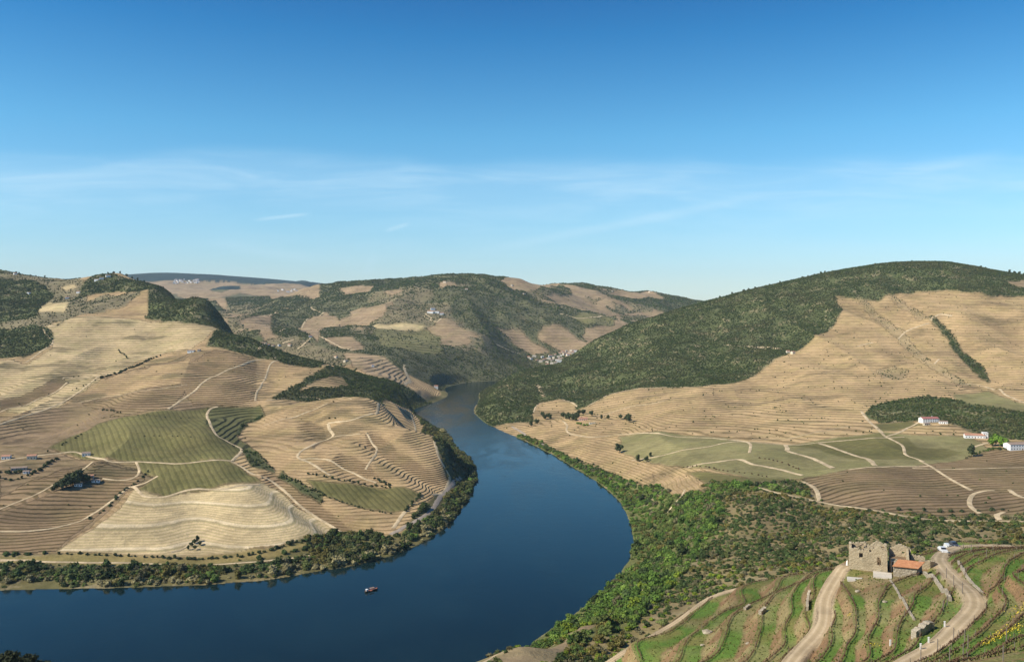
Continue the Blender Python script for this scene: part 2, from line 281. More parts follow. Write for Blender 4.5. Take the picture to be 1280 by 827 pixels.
SPURW = sstep(146,151,zn)*sstep(700,760,UU[rn,cn])*(1-sstep(300,325,yn))
ft = np.where(TF < .58, TF*.16/.58, .16+.84*sstep(.58,.97,TF))
zt = np.interp(np.floor(Tn)+ft, np.arange(len(LV)), LV)
zn = zn*(1-SPURW)+zt*SPURW
NTD = np.full(zn.shape, 99.0)      # distance to the nearest near track
for ti, tr in enumerate(NEAR_TRACKS):
    hw = 1.6 if ti < 2 else .9
    best = np.full(zn.shape, 1e9); zc = np.zeros(zn.shape)
    near = (yn < 330)
    px, py = xn[near], yn[near]; b = best[near]; z_ = zc[near]
    for k in range(len(tr)-1):
        a = tr[k]; e = tr[k+1]-a; L = e[0]**2+e[1]**2
        t = np.clip(((px-a[0])*e[0]+(py-a[1])*e[1])/max(L,1e-9), 0, 1)
        d_ = np.hypot(px-a[0]-t*e[0], py-a[1]-t*e[1]); m = d_ < b
        b = np.where(m, d_, b); z_ = np.where(m, a[2]+t*e[2], z_)
    best[near] = b; zc[near] = z_
    w = 1-sstep(hw, hw+1.6, best); zn = zn*(1-w)+zc*w
    NTD = np.minimum(NTD, np.where(best < 90, best-hw, 99))
HOUSE = (93.0, 216.5, 184.2)
dh = np.hypot((xn-HOUSE[0]-1.5)/11.5, (yn-HOUSE[1])/9.5); w = 1-sstep(.85,1.2,dh); zn = zn*(1-w)+HOUSE[2]*w
Hs[rn,cn] = zn

# ---------------------------------------------------------------- LAND COVER
# class: colour, stripe spacing (m of height, or m along 'ang' for vine rows), stripe strength, trees per m2, tree set
CLS = {
 'scrub':   ((.240,.185,.090), 0, 0, .062, 'mixed'),
 'greenscrub': ((.140,.140,.050), 0, 0, .060, 'green'),
 'tan':     ((.425,.292,.155), 2.5, .55, .00012, 'dark'),
 'tanhill': ((.485,.335,.175), 2.7, .75, .00090, 'dark'),
 'tanlight':((.500,.375,.210), 2.6, .7, .0001, 'dark'),
 'brown':   ((.245,.168,.092), 'dist', .75, .0002, 'dark'),
 'brownsoft':((.265,.185,.105), 3.2, .35, .0002, 'dark'),
 'tandark': ((.300,.205,.112), 3.0, .85, .0002, 'dark'),
 'gullyscrub': ((.330,.240,.130), 0, 0, .011, 'dark'),
 'straw':   ((.560,.430,.230), 4.0, .20, 0, None),
 'pale':    ((.550,.420,.240), 9.0, -1, 0, None),
 'green':   ((.165,.145,.055), 'row', .40, 0, None),
 'darkgreen':((.130,.125,.050), 3.0, .75, 0, None),
 'field':   ((.230,.200,.090), 'row', .20, .00005, 'dark'),
 'forest':  ((.095,.105,.042), 0, 0, .060, 'dark'),
 'ravine':  ((.080,.085,.038), 0, 0, .065, 'dark'),
 'bank':    ((.140,.120,.050), 0, 0, .062, 'mixed'),
 'grassbank':((.260,.200,.080), 0, 0, .002, 'dark'),
 'farforest':((.125,.120,.062), 0, 0, .018, 'dark'),
 'farmix':  ((.200,.165,.095), 0, 0, .008, 'dark'),
 'fartan':  ((.350,.250,.150), 6.0, .30, .0003, 'dark'),
 'olive':   ((.200,.180,.080), 5.0, .25, .002, 'dark'),
 'spur':    ((.150,.130,.050), 0, 0, 0, None),
 'lobe':    ((.260,.190,.110), 0, 0, 0, None),
}
NAMES = list(CLS)
BIG = 1e9
COVER = [   # class, outline in picture coordinates, distance range
 ('farforest', None, 2750, 16000),
 ('scrub', None, 300, 1000),
 ('tan', 'left', 800, 2900),
 ('forest', 'behind', 2150, 3000), ('farforest', 'mid', 2560, 3000),
 # ---- far centre and far left
 ('fartan', [(180,345),(400,352),(400,372),(330,378),(318,395),(300,400),(260,375),(180,360)], 4200, 13000),
 ('farforest', [(180,352),(250,350),(300,353),(345,357),(400,361),(400,340),(180,335)], 8600, 16000),
 ('farforest', [(262,362),(295,355),(300,358),(275,367)], 4500, 13000),
 ('farforest', [(275,372),(300,366),(325,370),(345,375),(322,395),(305,396),(285,388)], 3000, 13000),
 ('fartan', [(315,397),(348,387),(338,400),(340,418),(365,425),(390,440),(395,450),(370,447),(330,425),(300,400)], 2300, 5200),
 ('farmix', [(330,425),(370,420),(430,440),(440,455),(420,462),(370,445)], 2300, 5200),
 ('fartan', [(372,410),(408,390),(427,402),(400,412),(397,428),(372,412)], 2400, 5200),
 ('fartan', [(405,422),(442,420),(456,436),(440,439),(412,430)], 2300, 5200),
 ('fartan', [(428,440),(480,445),(500,462),(518,478),(500,482),(470,472),(440,458)], 2200, 5200),
 ('farmix', [(385,440),(430,440),(432,452),(400,452)], 2200, 5200),
 ('straw', [(462,408),(470,405),(533,405),(527,412),(500,413),(470,411)], 2800, 5200),
 ('olive', [(465,411),(530,412),(550,420),(552,443),(520,440),(475,432)], 2700, 5200),
 ('farmix', [(470,392),(520,375),(560,378),(565,395),(540,405),(475,405)], 2800, 5200),
 ('fartan', [(435,390),(455,384),(485,384),(478,397),(440,402)], 2800, 5200),
 ('fartan', [(420,361),(455,357),(468,358),(462,365),(430,368)], 2800, 5600),
 ('fartan', [(548,354),(570,353),(572,358),(552,360)], 2800, 5600),
 ('fartan', [(618,408),(650,410),(672,430),(690,441),(662,443),(638,425)], 2800, 5600),
 ('fartan', [(675,410),(700,405),(745,433),(748,441),(700,438),(672,425)], 2800, 5600),
 ('fartan', [(732,410),(766,407),(772,398),(828,403),(800,415),(770,434),(745,438),(728,422)], 2800, 5800),
 ('olive', [(715,396),(770,394),(768,406),(735,406)], 2800, 5800),
 ('fartan', [(625,351),(680,347),(700,352),(672,362),(640,362)], 2800, 5800),
 ('fartan', [(700,356),(740,362),(770,372),(745,374),(715,366)], 2800, 6200),
 ('fartan', [(815,385),(872,383),(868,391),(830,390)], 2800, 6500),
 ('fartan', [(760,366),(810,362),(830,372),(800,374)], 2800, 6500),
 # ---- right hill
 ('tanhill', [(595,535),(668,527),(665,512),(700,498),(735,507),(765,492),(800,485),(880,483),(920,478),(990,440),(1010,430),(1045,405),(1052,385),(1043,368),(1098,375),(1112,367),(1150,362),(1215,366),(1700,372),(1700,600),(1290,562),(1235,560),(1000,600),(860,612),(790,602),(740,580),(700,566),(668,548),(620,545)], 950, 2700),
 ('forest', [(590,540),(600,490),(640,468),(700,440),(760,410),(870,376),(1000,340),(1060,328),(1150,320),(1700,330),(1700,375),(1240,370),(1150,364),(1112,368),(1098,376),(1070,374),(1043,370),(1052,386),(1045,405),(1010,430),(985,442),(958,456),(920,478),(880,483),(800,485),(765,492),(735,506),(722,512),(700,500),(675,503),(665,514),(668,527),(650,528),(620,532)], 1750, 3300),
 ('fartan', [(1255,350),(1300,352),(1300,359),(1268,358)], 1900, 3300),
 ('tanhill', [(667,526),(665,513),(677,503),(702,499),(722,507),(705,516),(690,523)], 1700, 2300),
 ('field', [(1190,492),(1235,489),(1265,500),(1300,512),(1300,524),(1250,517),(1220,507),(1195,500)], 1100, 1900),
 ('field', [(775,545),(800,541),(935,552),(985,556),(1100,540),(1210,545),(1236,560),(1200,575),(1140,583),(1060,587),(1000,598),(940,598),(850,583),(800,575),(775,565)], 930, 1600),
 ('green', [(985,557),(1100,541),(1130,545),(1150,560),(1180,560),(1205,565),(1170,575),(1070,575),(1020,560)], 930, 1600),
 ('forest', [(1081,520),(1088,508),(1100,505),(1120,500),(1160,495),(1210,504),(1300,520),(1300,550),(1255,549),(1230,545),(1215,540),(1190,530),(1170,526),(1140,526),(1100,529)], 1050, 1700),
 ('green', [(1095,530),(1140,526),(1152,530),(1120,538),(1100,539)], 1050, 1700),
 ('ravine', [(1160,397),(1165,394),(1182,411),(1199,430),(1211,447),(1228,456),(1238,478),(1227,474),(1212,460),(1196,444),(1186,428),(1172,411)], 1500, 2600),
 ('brown', [(1005,597),(1060,587),(1140,583),(1200,575),(1235,563),(1300,562),(1700,570),(1700,655),(1290,654),(1200,648),(1120,640),(1060,632),(1030,628),(1012,612)], 780, 1300),
 ('greenscrub', [(595,545),(650,545),(700,566),(735,583),(780,600),(850,612),(890,620),(905,640),(880,690),(830,745),(790,790),(700,830),(640,830),(690,790),(750,750),(785,700),(790,660),(770,620),(740,590),(690,565),(640,550)], 480, 1800),
 ('greenscrub', [(890,600),(960,605),(1010,620),(960,612),(930,615),(880,620)], 700, 1200),
 ('green', [(858,590),(935,597),(985,598),(950,606),(880,604)], 800, 1300),
 ('tan', [(815,590),(868,598),(880,612),(850,620),(822,612)], 850, 1300),
 ('lobe', [(560,835),(650,803),(725,783),(748,781),(715,800),(690,830)], 380, 560),
 ('gullyscrub', [(1070,372),(1080,374),(1130,415),(1165,452),(1212,481),(1200,481),(1155,455),(1118,420)], 1400, 2700),
 ('gullyscrub', [(1110,369),(1118,369),(1150,390),(1168,400),(1150,400)], 1800, 2700),
 ('gullyscrub', [(1095,462),(1115,458),(1135,463),(1130,474),(1105,472)], 1400, 2300),
 # ---- left hill
 ('brownsoft', [(-700,640),(-20,560),(0,520),(70,520),(150,465),(240,440),(262,438),(340,450),(325,500),(262,512),(150,522),(60,560),(120,575),(180,590),(195,600),(160,615),(110,660),(70,690),(-700,720)], 800, 2400),
 ('brown', [(-700,640),(0,585),(110,580),(180,590),(180,600),(150,615),(110,655),(70,688),(0,690),(-700,700)], 800, 1300),
 ('brownsoft', [(0,560),(100,575),(50,598),(0,620)], 800, 1400),
 ('tandark', [(225,455),(262,440),(345,450),(335,470),(322,500),(290,508),(240,505),(225,480)], 1200, 2100),
 ('tanlight', [(-700,400),(0,450),(35,455),(65,435),(50,409),(75,402),(98,396),(160,398),(200,403),(270,408),(277,412),(255,425),(238,437),(200,443),(170,452),(150,465),(100,490),(70,510),(45,520),(0,510),(-700,520)], 1200, 2500),
 ('brown', [(40,490),(78,470),(85,480),(65,493),(45,500),(0,515),(0,500)], 1200, 1800),
 ('tandark', [(100,503),(160,492),(234,481),(222,500),(210,512),(150,520),(60,532),(20,540)], 1200, 1800),
 ('tan', [(150,467),(238,445),(226,480),(160,491),(105,500),(85,497)], 1300, 2000),
 ('brownsoft', [(0,535),(60,512),(95,500),(150,515),(110,528),(60,545),(0,562)], 1100, 1700),
 ('tandark', [(0,620),(40,600),(100,588),(118,578),(135,580),(100,600),(50,622),(0,640)], 850, 1300),
 ('tan', [(320,450),(350,448),(400,460),(392,480),(350,490),(335,500),(322,500)], 1300, 2000),
 ('farmix', [(0,330),(100,345),(110,372),(95,395),(50,410),(60,430),(0,410),(-700,410),(-700,300)], 2050, 3400),
 ('forest', [(-700,400),(0,410),(12,412),(45,405),(62,412),(68,422),(60,433),(30,447),(0,447),(-700,447)], 1700, 2500),
 ('forest', [(-700,345),(0,348),(40,350),(68,368),(60,376),(45,395),(20,400),(-700,400)], 2100, 3300),
 ('forest', [(0,325),(30,330),(18,340),(0,342),(-700,342),(-700,325)], 2500, 3600),
 ('forest', [(92,375),(105,352),(120,338),(185,336),(200,360),(172,366),(150,364),(120,367)], 2300, 3400),
 ('farmix', [(95,395),(70,408),(95,380),(130,368),(175,366),(160,380),(120,390)], 2050, 3400),
 ('straw', [(46,390),(58,378),(87,378),(80,391)], 2050, 2900),
 ('straw', [(74,360),(90,355),(98,359),(82,363)], 2250, 3200),
 ('forest', [(180,398),(200,382),(222,368),(250,362),(300,390),(350,430),(400,455),(345,451),(320,448),(290,443),(258,438),(262,425),(272,411),(240,405),(205,402)], 1850, 2650),
 ('ravine', [(305,420),(350,430),(420,452),(445,458),(400,470),(348,452)], 1850, 2400),
 ('ravine', [(338,501),(355,488),(375,478),(400,462),(425,452),(480,465),(510,485),(560,500),(560,530),(545,545),(520,520),(512,510),(480,503),(440,499),(380,501)], 1445, 2250),
 ('tan', [(372,490),(395,474),(425,470),(437,483),(400,484)], 1445, 2000),
 ('green', [(60,560),(90,545),(120,530),(150,522),(180,517),(262,509),(262,535),(280,550),(302,560),(292,577),(172,578),(118,575),(90,568)], 850, 1500),
 ('darkgreen', [(260,510),(325,506),(332,520),(300,530),(296,545),(325,565),(300,563),(275,547),(258,530)], 900, 1600),
 ('ravine', [(300,562),(330,565),(352,580),(340,590),(315,583)], 850, 1500),
 ('ravine', [(296,545),(300,530),(330,515),(325,525),(305,540)], 850, 1600),
 ('tan', [(320,503),(360,500),(440,498),(480,502),(515,516),(541,546),(561,596),(558,607),(541,617),(500,612),(470,605),(400,598),(345,590),(330,575),(300,545),(308,530),(335,518)], 850, 1560),
 ('tandark', [(385,525),(405,535),(410,550),(390,545),(370,535)], 850, 1560),
 ('tandark', [(456,542),(475,545),(500,565),(530,585),(550,605),(530,602),(490,580),(460,560)], 850, 1560),
 ('tandark', [(425,565),(460,580),(480,598),(440,590),(415,575)], 850, 1560),
 ('tandark', [(492,501),(515,516),(525,530),(500,517)], 850, 1600),
 ('green', [(383,600),(420,603),(490,608),(525,616),(505,637),(490,640),(440,632),(400,618)], 850, 1400),
 ('tandark', [(322,588),(350,594),(385,618),(420,640),(462,673),(430,669),(380,645),(338,612)], 820, 1400),
 ('tan', [(398,622),(440,633),(490,642),(510,640),(497,665),(460,672),(445,665),(430,655),(405,635)], 820, 1400),
 ('ravine', [(352,588),(370,600),(405,620),(400,628),(375,615),(345,596)], 820, 1400),
 ('green', [(172,612),(205,620),(262,611),(328,602),(302,585),(290,577),(172,578),(178,592),(195,595),(190,600)], 850, 1400),
 ('pale', [(70,690),(110,665),(150,635),(168,612),(185,614),(200,620),(262,613),(330,603),(345,612),(375,635),(427,663),(395,671),(345,682),(300,688),(240,695),(170,692)], 800, 1200),
 ('bank', [(-700,750),(0,745),(0,693),(75,692),(240,697),(345,685),(425,667),(500,668),(545,619),(563,605),(566,590),(547,558),(525,525),(514,514),(530,520),(600,570),(610,600),(560,670),(400,720),(200,740)], 740, 1800),
 ('grassbank', [(-700,712),(0,700),(75,692),(240,697),(345,685),(400,676),(345,696),(240,706),(120,708),(0,702)], 780, 1100),
 ('ravine', [(540,545),(560,560),(590,590),(575,610),(560,600),(547,562)], 900, 1500),
 # ---- near spur
 ('spur', None, 79, 330),
]
def pts_world(pts, d0, d1, dens=True):
    out = []
    for k in range(len(pts)):
        a = pts[k]; out.append(project(a[0], a[1], d0, d1))
    return out
CL = np.full((ND, NU), NAMES.index('scrub'), np.int16)
JU = UU + 3.2*fbm(XX, YY, 25, 3)*(DD > 330); JL = np.log(DD) + .004*fbm(XX+999, YY, 25, 3)
for name, poly, d0, d1 in COVER:
    ci = NAMES.index(name); r0, r1 = np.searchsorted(drows, [d0, d1])
    if poly is None or isinstance(poly, str):
        m = np.zeros(CL.shape, bool); m[r0:r1] = True
        if poly == 'left': m &= (UU < 575)
        if poly == 'behind': m &= (UU > 185) & (UU < 350)
        if poly == 'mid': m &= (UU > 340) & (UU < 640)
        CL[m] = ci; continue
    w = pts_world(poly, d0, d1)
    pl = np.array([(x/d*F+CU, math.log(d)) for x, d in w])
    c0, c1 = np.searchsorted(ucols, [pl[:,0].min()-3, pl[:,0].max()+3]); a0, a1 = np.searchsorted(lrows, [pl[:,1].min()-.01, pl[:,1].max()+.01])
    sub = in_poly(JU[a0:a1, c0:c1], JL[a0:a1, c0:c1], pl)
    CL[a0:a1, c0:c1][sub] = ci

# the far wooded hills are broken by clearings and pale parcels
pn = fbm(XX+70, YY*.8, 420, 4, .6)+.25*fbm(XX, YY, 90, 2); mF = (CL == NAMES.index('farforest')) & (DD > 2950) & (DD < 5600)
CL[mF & (pn > .17)] = NAMES.index('farmix'); CL[mF & (pn > .37)] = NAMES.index('fartan')
# bits of the river bank that lie between the outlines
CL[(SD < 22) & (CL == NAMES.index('tan')) & (UU < 600) & (DD > 700)] = NAMES.index('bank')
CL[(SD < 14) & (DD > 480) & (UU > 600) & (DD < 1650)] = NAMES.index('greenscrub')
COL = np.zeros((ND, NU, 3)); STR = np.zeros((ND, NU)); PHA = np.zeros((ND, NU)); DEN = np.zeros((ND, NU))
HT = Hs+np.where(UU > 600, .055, .02)*(YY-1000)
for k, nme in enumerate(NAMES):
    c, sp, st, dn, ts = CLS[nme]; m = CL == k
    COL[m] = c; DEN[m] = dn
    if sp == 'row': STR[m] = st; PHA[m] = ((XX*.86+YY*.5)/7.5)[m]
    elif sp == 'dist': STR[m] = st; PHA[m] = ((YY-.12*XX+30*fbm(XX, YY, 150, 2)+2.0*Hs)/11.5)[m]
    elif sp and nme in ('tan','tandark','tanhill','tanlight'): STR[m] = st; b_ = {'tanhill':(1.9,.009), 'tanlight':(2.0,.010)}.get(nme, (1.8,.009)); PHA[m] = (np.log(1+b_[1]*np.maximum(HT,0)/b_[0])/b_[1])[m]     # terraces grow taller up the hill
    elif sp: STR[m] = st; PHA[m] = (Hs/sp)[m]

def soften(G, it=2):
    for _ in range(it):
        G = (G+np.roll(G,1,0)+np.roll(G,-1,0)+np.roll(G,1,1)+np.roll(G,-1,1))/5
    return G
COL = soften(COL, 2)
# the near spur: grass on the terrace beds, bare brown earth on the banks
gr = np.array((.100,.165,.030)); gr2 = np.array((.175,.165,.052)); bk = np.array((.215,.130,.068)); bk2 = np.array((.300,.215,.120))
n1 = sstep(-.25,.35,fbm(xn, yn, 9, 3))[...,None]; n2 = sstep(-.3,.4,fbm(xn+50, yn+9, 5, 3))[...,None]; n3 = fbm(xn+5, yn-50, 2.2, 3)
n4 = sstep(.05,.45,fbm(xn-70, yn+9, 20, 2))[...,None]
grass = (gr*(1-n1)+gr2*n1)*(1-.45*n4)+bk2*.45*n4; earth = bk*(1-n2)+bk2*n2*.6+gr2*n2*.4
tb = sstep(.50,.60,TF+.05*n3)*(1-sstep(.95,1.0,TF)); tb = np.maximum(tb, 1-sstep(.0,.07,TF))[...,None]
cs = grass*(1-tb)+earth*tb
off = sstep(146,151,HCn:=np.interp(Tn, np.arange(len(LV)), LV))[...,None]
cs = cs*off+np.array((.15,.12,.05))*(1-off)
edge = (1-sstep(0.2,1.1,NTD+.5*n3))[...,None]; cs = cs*(1-edge)+np.array((.33,.25,.16))*edge
mN = (CL[rn,cn] == NAMES.index('spur'))
CC = COL[rn,cn]; CC[mN] = cs[mN]; COL[rn,cn] = CC
# ---------------------------------------------------------------- HELPERS
C = scene.collection
def tag(o, label=None, cat=None, group=None, kind=None):
    if label: o['label'] = label
    if cat: o['category'] = cat
    if group: o['group'] = group
    if kind: o['kind'] = kind
    return o
def nt_new(name):
    m = bpy.data.materials.new(name); m.use_nodes = True; m.node_tree.nodes.clear(); return m, m.node_tree
class NT:
    def __init__(s, name):
        s.m, s.t = nt_new(name); s.o = s.n('ShaderNodeOutputMaterial'); s.b = s.n('ShaderNodeBsdfPrincipled'); s.l(s.b.outputs[0], s.o.inputs[0])
    def n(s, t, **kw):
        x = s.t.nodes.new(t)
        for k, v in kw.items(): setattr(x, k, v)
        return x
    def l(s, a, b): s.t.links.new(a, b)
    def put(s, x, inp):
        if isinstance(x, (int, float)): inp.default_value = x
        elif isinstance(x, tuple): inp.default_value = (*x, 1) if len(x) == 3 else x
        else: s.l(x, inp)
    def math(s, op, a, b=None, c=None):
        m = s.n('ShaderNodeMath', operation=op)
        for i, x in enumerate((a, b, c)):
            if x is not None: s.put(x, m.inputs[i])
        return m.outputs[0]
    def mix(s, f, a, b, mode='MIX'):
        m = s.n('ShaderNodeMix', data_type='RGBA', blend_type=mode); s.put(f, m.inputs[0]); s.put(a, m.inputs[6]); s.put(b, m.inputs[7]); return m.outputs[2]
    def ramp(s, x, a, b, lo=0.0, hi=1.0):
        m = s.n('ShaderNodeMapRange', interpolation_type='SMOOTHSTEP'); s.put(x, m.inputs[0])
        for i, v in enumerate((a, b, lo, hi)): m.inputs[i+1].default_value = v
        return m.outputs[0]
    def noise(s, scale, detail=3, rough=.55, vec=None, dist=0):
        x = s.n('ShaderNodeTexNoise'); x.inputs['Scale'].default_value = scale; x.inputs['Detail'].default_value = detail; x.inputs['Roughness'].default_value = rough; x.inputs['Distortion'].default_value = dist
        s.l(vec if vec is not None else s.pos(), x.inputs['Vector']); return x.outputs['Fac']
    def pos(s):
        if not hasattr(s, '_p'): s._p = s.n('ShaderNodeNewGeometry').outputs['Position']
        return s._p
    def obj(s):
        if not hasattr(s, '_o'): s._o = s.n('ShaderNodeTexCoord').outputs['Object']
        return s._o
    def attr(s, name, typ='GEOMETRY'): return s.n('ShaderNodeAttribute', attribute_name=name, attribute_type=typ)
    def bump(s, h, dist=1.0, strength=1.0):
        b = s.n('ShaderNodeBump'); b.inputs['Distance'].default_value = dist; b.inputs['Strength'].default_value = strength; s.l(h, b.inputs['Height']); s.l(b.outputs[0], s.b.inputs['Normal'])
    def fin(s, col, rough=.85, spec=.25):
        s.put(col, s.b.inputs['Base Color']); s.put(rough, s.b.inputs['Roughness']); s.b.inputs['Specular IOR Level'].default_value = spec; return s.m

def simple_mat(name, col, rough=.8, scale=2.0, var=.35, spec=.25, objspace=True):
    t = NT(name); v = t.obj() if objspace else t.pos()
    a = t.noise(scale, 4, .6, v); b = t.noise(scale*7, 3, .6, v)
    f = t.math('ADD', t.math('MULTIPLY', a, .65), t.math('MULTIPLY', b, .35))
    k = t.ramp(f, .3, .7, 1-var, 1+var*.6)
    c = t.mix(1.0, col, t.vec3(k) if hasattr(t, 'vec3') else k, 'MULTIPLY')
    return t.fin(c, rough, spec)
def _vec3(s, x):
    c = s.n('ShaderNodeCombineXYZ')
    for i in range(3): s.l(x, c.inputs[i])
    return c.outputs[0]
NT.vec3 = _vec3

def mesh_np(name, co, faces_flat, nper, mats, attrs=(), parent=None, smooth=False, link=True, fmat=None):
    me = bpy.data.meshes.new(name); co = np.asarray(co, np.float32); ff = np.asarray(faces_flat, np.int32).ravel(); nf = len(ff)//nper
    me.vertices.add(len(co)); me.vertices.foreach_set('co', co.ravel())
    me.loops.add(len(ff)); me.loops.foreach_set('vertex_index', ff)
    me.polygons.add(nf); me.polygons.foreach_set('loop_start', np.arange(nf, dtype=np.int32)*nper)
    if smooth: me.polygons.foreach_set('use_smooth', np.ones(nf, bool))
    if fmat is not None: me.polygons.foreach_set('material_index', np.asarray(fmat, np.int32))
    for nm, kind, data in attrs:
        a = me.attributes.new(nm, kind, 'POINT')
        a.data.foreach_set('color' if kind == 'FLOAT_COLOR' else 'value', np.asarray(data, np.float32).ravel())
    for m in (mats if isinstance(mats, (list, tuple)) else [mats]): me.materials.append(m)
    me.update(calc_edges=True)
    if not link: return me
    o = bpy.data.objects.new(name, me); C.objects.link(o)
    if parent: o.parent = parent
    return o

class MB:
    """collects simple shapes into one mesh"""
    def __init__(s): s.v = []; s.f = []; s.mi = []
    def add(s, vs, fs, mi=0):
        b = len(s.v); s.v += [tuple(v) for v in vs]; s.f += [tuple(b+i for i in f) for f in fs]; s.mi += [mi]*len(fs)
    def box(s, x0, x1, y0, y1, z0, z1, mi=0, M=None):
        vs = [Vector(p) for p in ((x0,y0,z0),(x1,y0,z0),(x1,y1,z0),(x0,y1,z0),(x0,y0,z1),(x1,y0,z1),(x1,y1,z1),(x0,y1,z1))]
        if M: vs = [M@v for v in vs]
        s.add(vs, [(3,2,1,0),(4,5,6,7),(0,1,5,4),(1,2,6,5),(2,3,7,6),(3,0,4,7)], mi)
    def tube(s, pts, r, n=6, mi=0):
        pts = [Vector(p) for p in pts]; rs = r if isinstance(r, (list, tuple)) else [r]*len(pts); vs = []; fs = []
        for i, p in enumerate(pts):
            d = (pts[min(i+1, len(pts)-1)]-pts[max(i-1, 0)]).normalized(); a = d.orthogonal().normalized(); b = d.cross(a)
            for k in range(n):
                t = 2*math.pi*k/n; vs.append(p+(a*math.cos(t)+b*math.sin(t))*rs[i])
        for i in range(len(pts)-1):
            for k in range(n): fs.append((i*n+k, i*n+(k+1) % n, (i+1)*n+(k+1) % n, (i+1)*n+k))
        fs.append(tuple(range(n-1, -1, -1))); fs.append(tuple((len(pts)-1)*n+k for k in range(n)))
        s.add(vs, fs, mi)
    def mesh(s, name, mats, smooth=False):
        me = bpy.data.meshes.new(name); me.from_pydata(s.v, [], s.f)
        for m in (mats if isinstance(mats, (list, tuple)) else [mats]): me.materials.append(m)
        me.polygons.foreach_set('material_index', s.mi)
        if smooth: me.polygons.foreach_set('use_smooth', [True]*len(s.f))
        me.update(); return me
    def build(s, name, mats, parent=None, smooth=False, loc=None, rz=0):
        o = bpy.data.objects.new(name, s.mesh(name, mats, smooth)); C.objects.link(o)
        if parent: o.parent = parent
        if loc is not None: o.location = loc; o.rotation_euler = (0, 0, rz)
        return o
def empty(name, loc, rz=0):
    o = bpy.data.objects.new(name, None); C.objects.link(o); o.location = loc; o.rotation_euler = (0, 0, rz); o.empty_display_size = 1; return o
def at(u, v, d0=380, d1=9000):
    x, y = project(u, v, d0, d1); return Vector((x, y, float(ground_z(x, y))))

# ---------------------------------------------------------------- GROUND MATERIAL
def ground_mat(name, fine):
    t = NT(name); col = t.attr('col').outputs['Color']; ph = t.attr('phase').outputs['Fac']; st = t.attr('stripe').outputs['Fac']; sp = t.attr('gap').outputs['Fac']
    nA = t.noise(.011, 4, .6); nB = t.noise(.07, 4, .65); nC = t.noise(.45, 4, .7)
    wob = t.math('MULTIPLY', t.math('MULTIPLY', t.math('SUBTRACT', nB, .5), t.ramp(st, -.5, .05, .10, .55)), 1.0)
    f = t.math('FRACT', t.math('ADD', ph, wob))
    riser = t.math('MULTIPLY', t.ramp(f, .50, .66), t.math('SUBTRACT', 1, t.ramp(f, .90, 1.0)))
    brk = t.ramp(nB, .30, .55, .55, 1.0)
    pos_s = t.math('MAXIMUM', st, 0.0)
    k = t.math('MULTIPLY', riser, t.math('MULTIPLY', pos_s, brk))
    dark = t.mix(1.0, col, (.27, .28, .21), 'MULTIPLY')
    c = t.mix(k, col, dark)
    lit = t.math('MULTIPLY', t.math('MULTIPLY', t.math('SUBTRACT', 1, t.ramp(f, .10, .22)), t.ramp(st, .1, .5)), .55); c = t.mix(lit, c, t.mix(1.0, col, (1.22,1.20,1.18), 'MULTIPLY'))  # outer lip of each terrace bed painted paler, as a highlight
    neg = t.math('MAXIMUM', t.math('MULTIPLY', st, -1.0), 0.0)      # young plantings: rows inside broad beds
    fr = t.math('FRACT', t.math('MULTIPLY', ph, 8.0)); row = t.math('MULTIPLY', t.ramp(fr, .5, .7), t.math('MULTIPLY', neg, .60))
    c = t.mix(row, c, t.mix(1.0, col, (.62, .66, .50), 'MULTIPLY'))
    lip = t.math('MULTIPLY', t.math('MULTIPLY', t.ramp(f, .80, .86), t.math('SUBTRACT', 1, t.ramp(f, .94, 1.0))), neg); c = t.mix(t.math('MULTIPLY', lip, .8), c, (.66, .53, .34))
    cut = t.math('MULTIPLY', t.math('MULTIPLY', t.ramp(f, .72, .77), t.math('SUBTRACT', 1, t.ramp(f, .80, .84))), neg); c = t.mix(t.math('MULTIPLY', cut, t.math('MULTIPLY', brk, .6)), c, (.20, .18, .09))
    var = t.math('ADD', t.math('MULTIPLY', nA, .45), t.math('ADD', t.math('MULTIPLY', nB, .35), t.math('MULTIPLY', nC, .20)))
    c = t.mix(1.0, c, t.vec3(t.ramp(var, .33, .67, .62, 1.32)), 'MULTIPLY')
    tint = t.ramp(t.noise(.021, 3, .6), .40, .68)
    c = t.mix(t.math('MULTIPLY', tint, t.ramp(st, -.5, .0, .05, .32)), c, t.mix(1.0, c, (.72, .86, .62), 'MULTIPLY'))
    if fine:
        nD = t.noise(2.6, 3, .7); c = t.mix(1.0, c, t.vec3(t.ramp(nD, .3, .7, .66, 1.30)), 'MULTIPLY')
    # terraces: a level bed and a steep bank, as relief in metres
    prof = t.math('ADD', t.math('MULTIPLY', f, .25), t.math('MULTIPLY', t.ramp(f, .50, .95), .75))
    rel = t.math('MULTIPLY', t.math('SUBTRACT', prof, f), t.math('MULTIPLY', sp, 1.15))
    h = t.math('ADD', rel, t.math('ADD', t.math('MULTIPLY', nC, .9 if not fine else .35), t.math('MULTIPLY', nB, 2.0 if not fine else .5)))
    t.bump(h, 1.0, .85)
    return t.fin(c, .92, .12)
m_ground = ground_mat('ground_cover', False); m_near = ground_mat('ground_cover_near', True)

# ---------------------------------------------------------------- THE LAND
GAP = np.zeros((ND, NU))
for k_, nme in enumerate(NAMES):
    sp_ = CLS[nme][1]
    if sp_ and not isinstance(sp_, str): GAP[CL == k_] = sp_ if CLS[nme][2] > 0 else .7
GAP[CL == NAMES.index('brown')] = 3.0
COL = np.where(((CL == NAMES.index('farforest')) & (DD > 7000))[..., None], np.array((.030,.050,.045)), COL)  # most distant woods coloured blue-dark, haze tone put into the ground colour
COL[Hs < .25] = (.05, .05, .035)
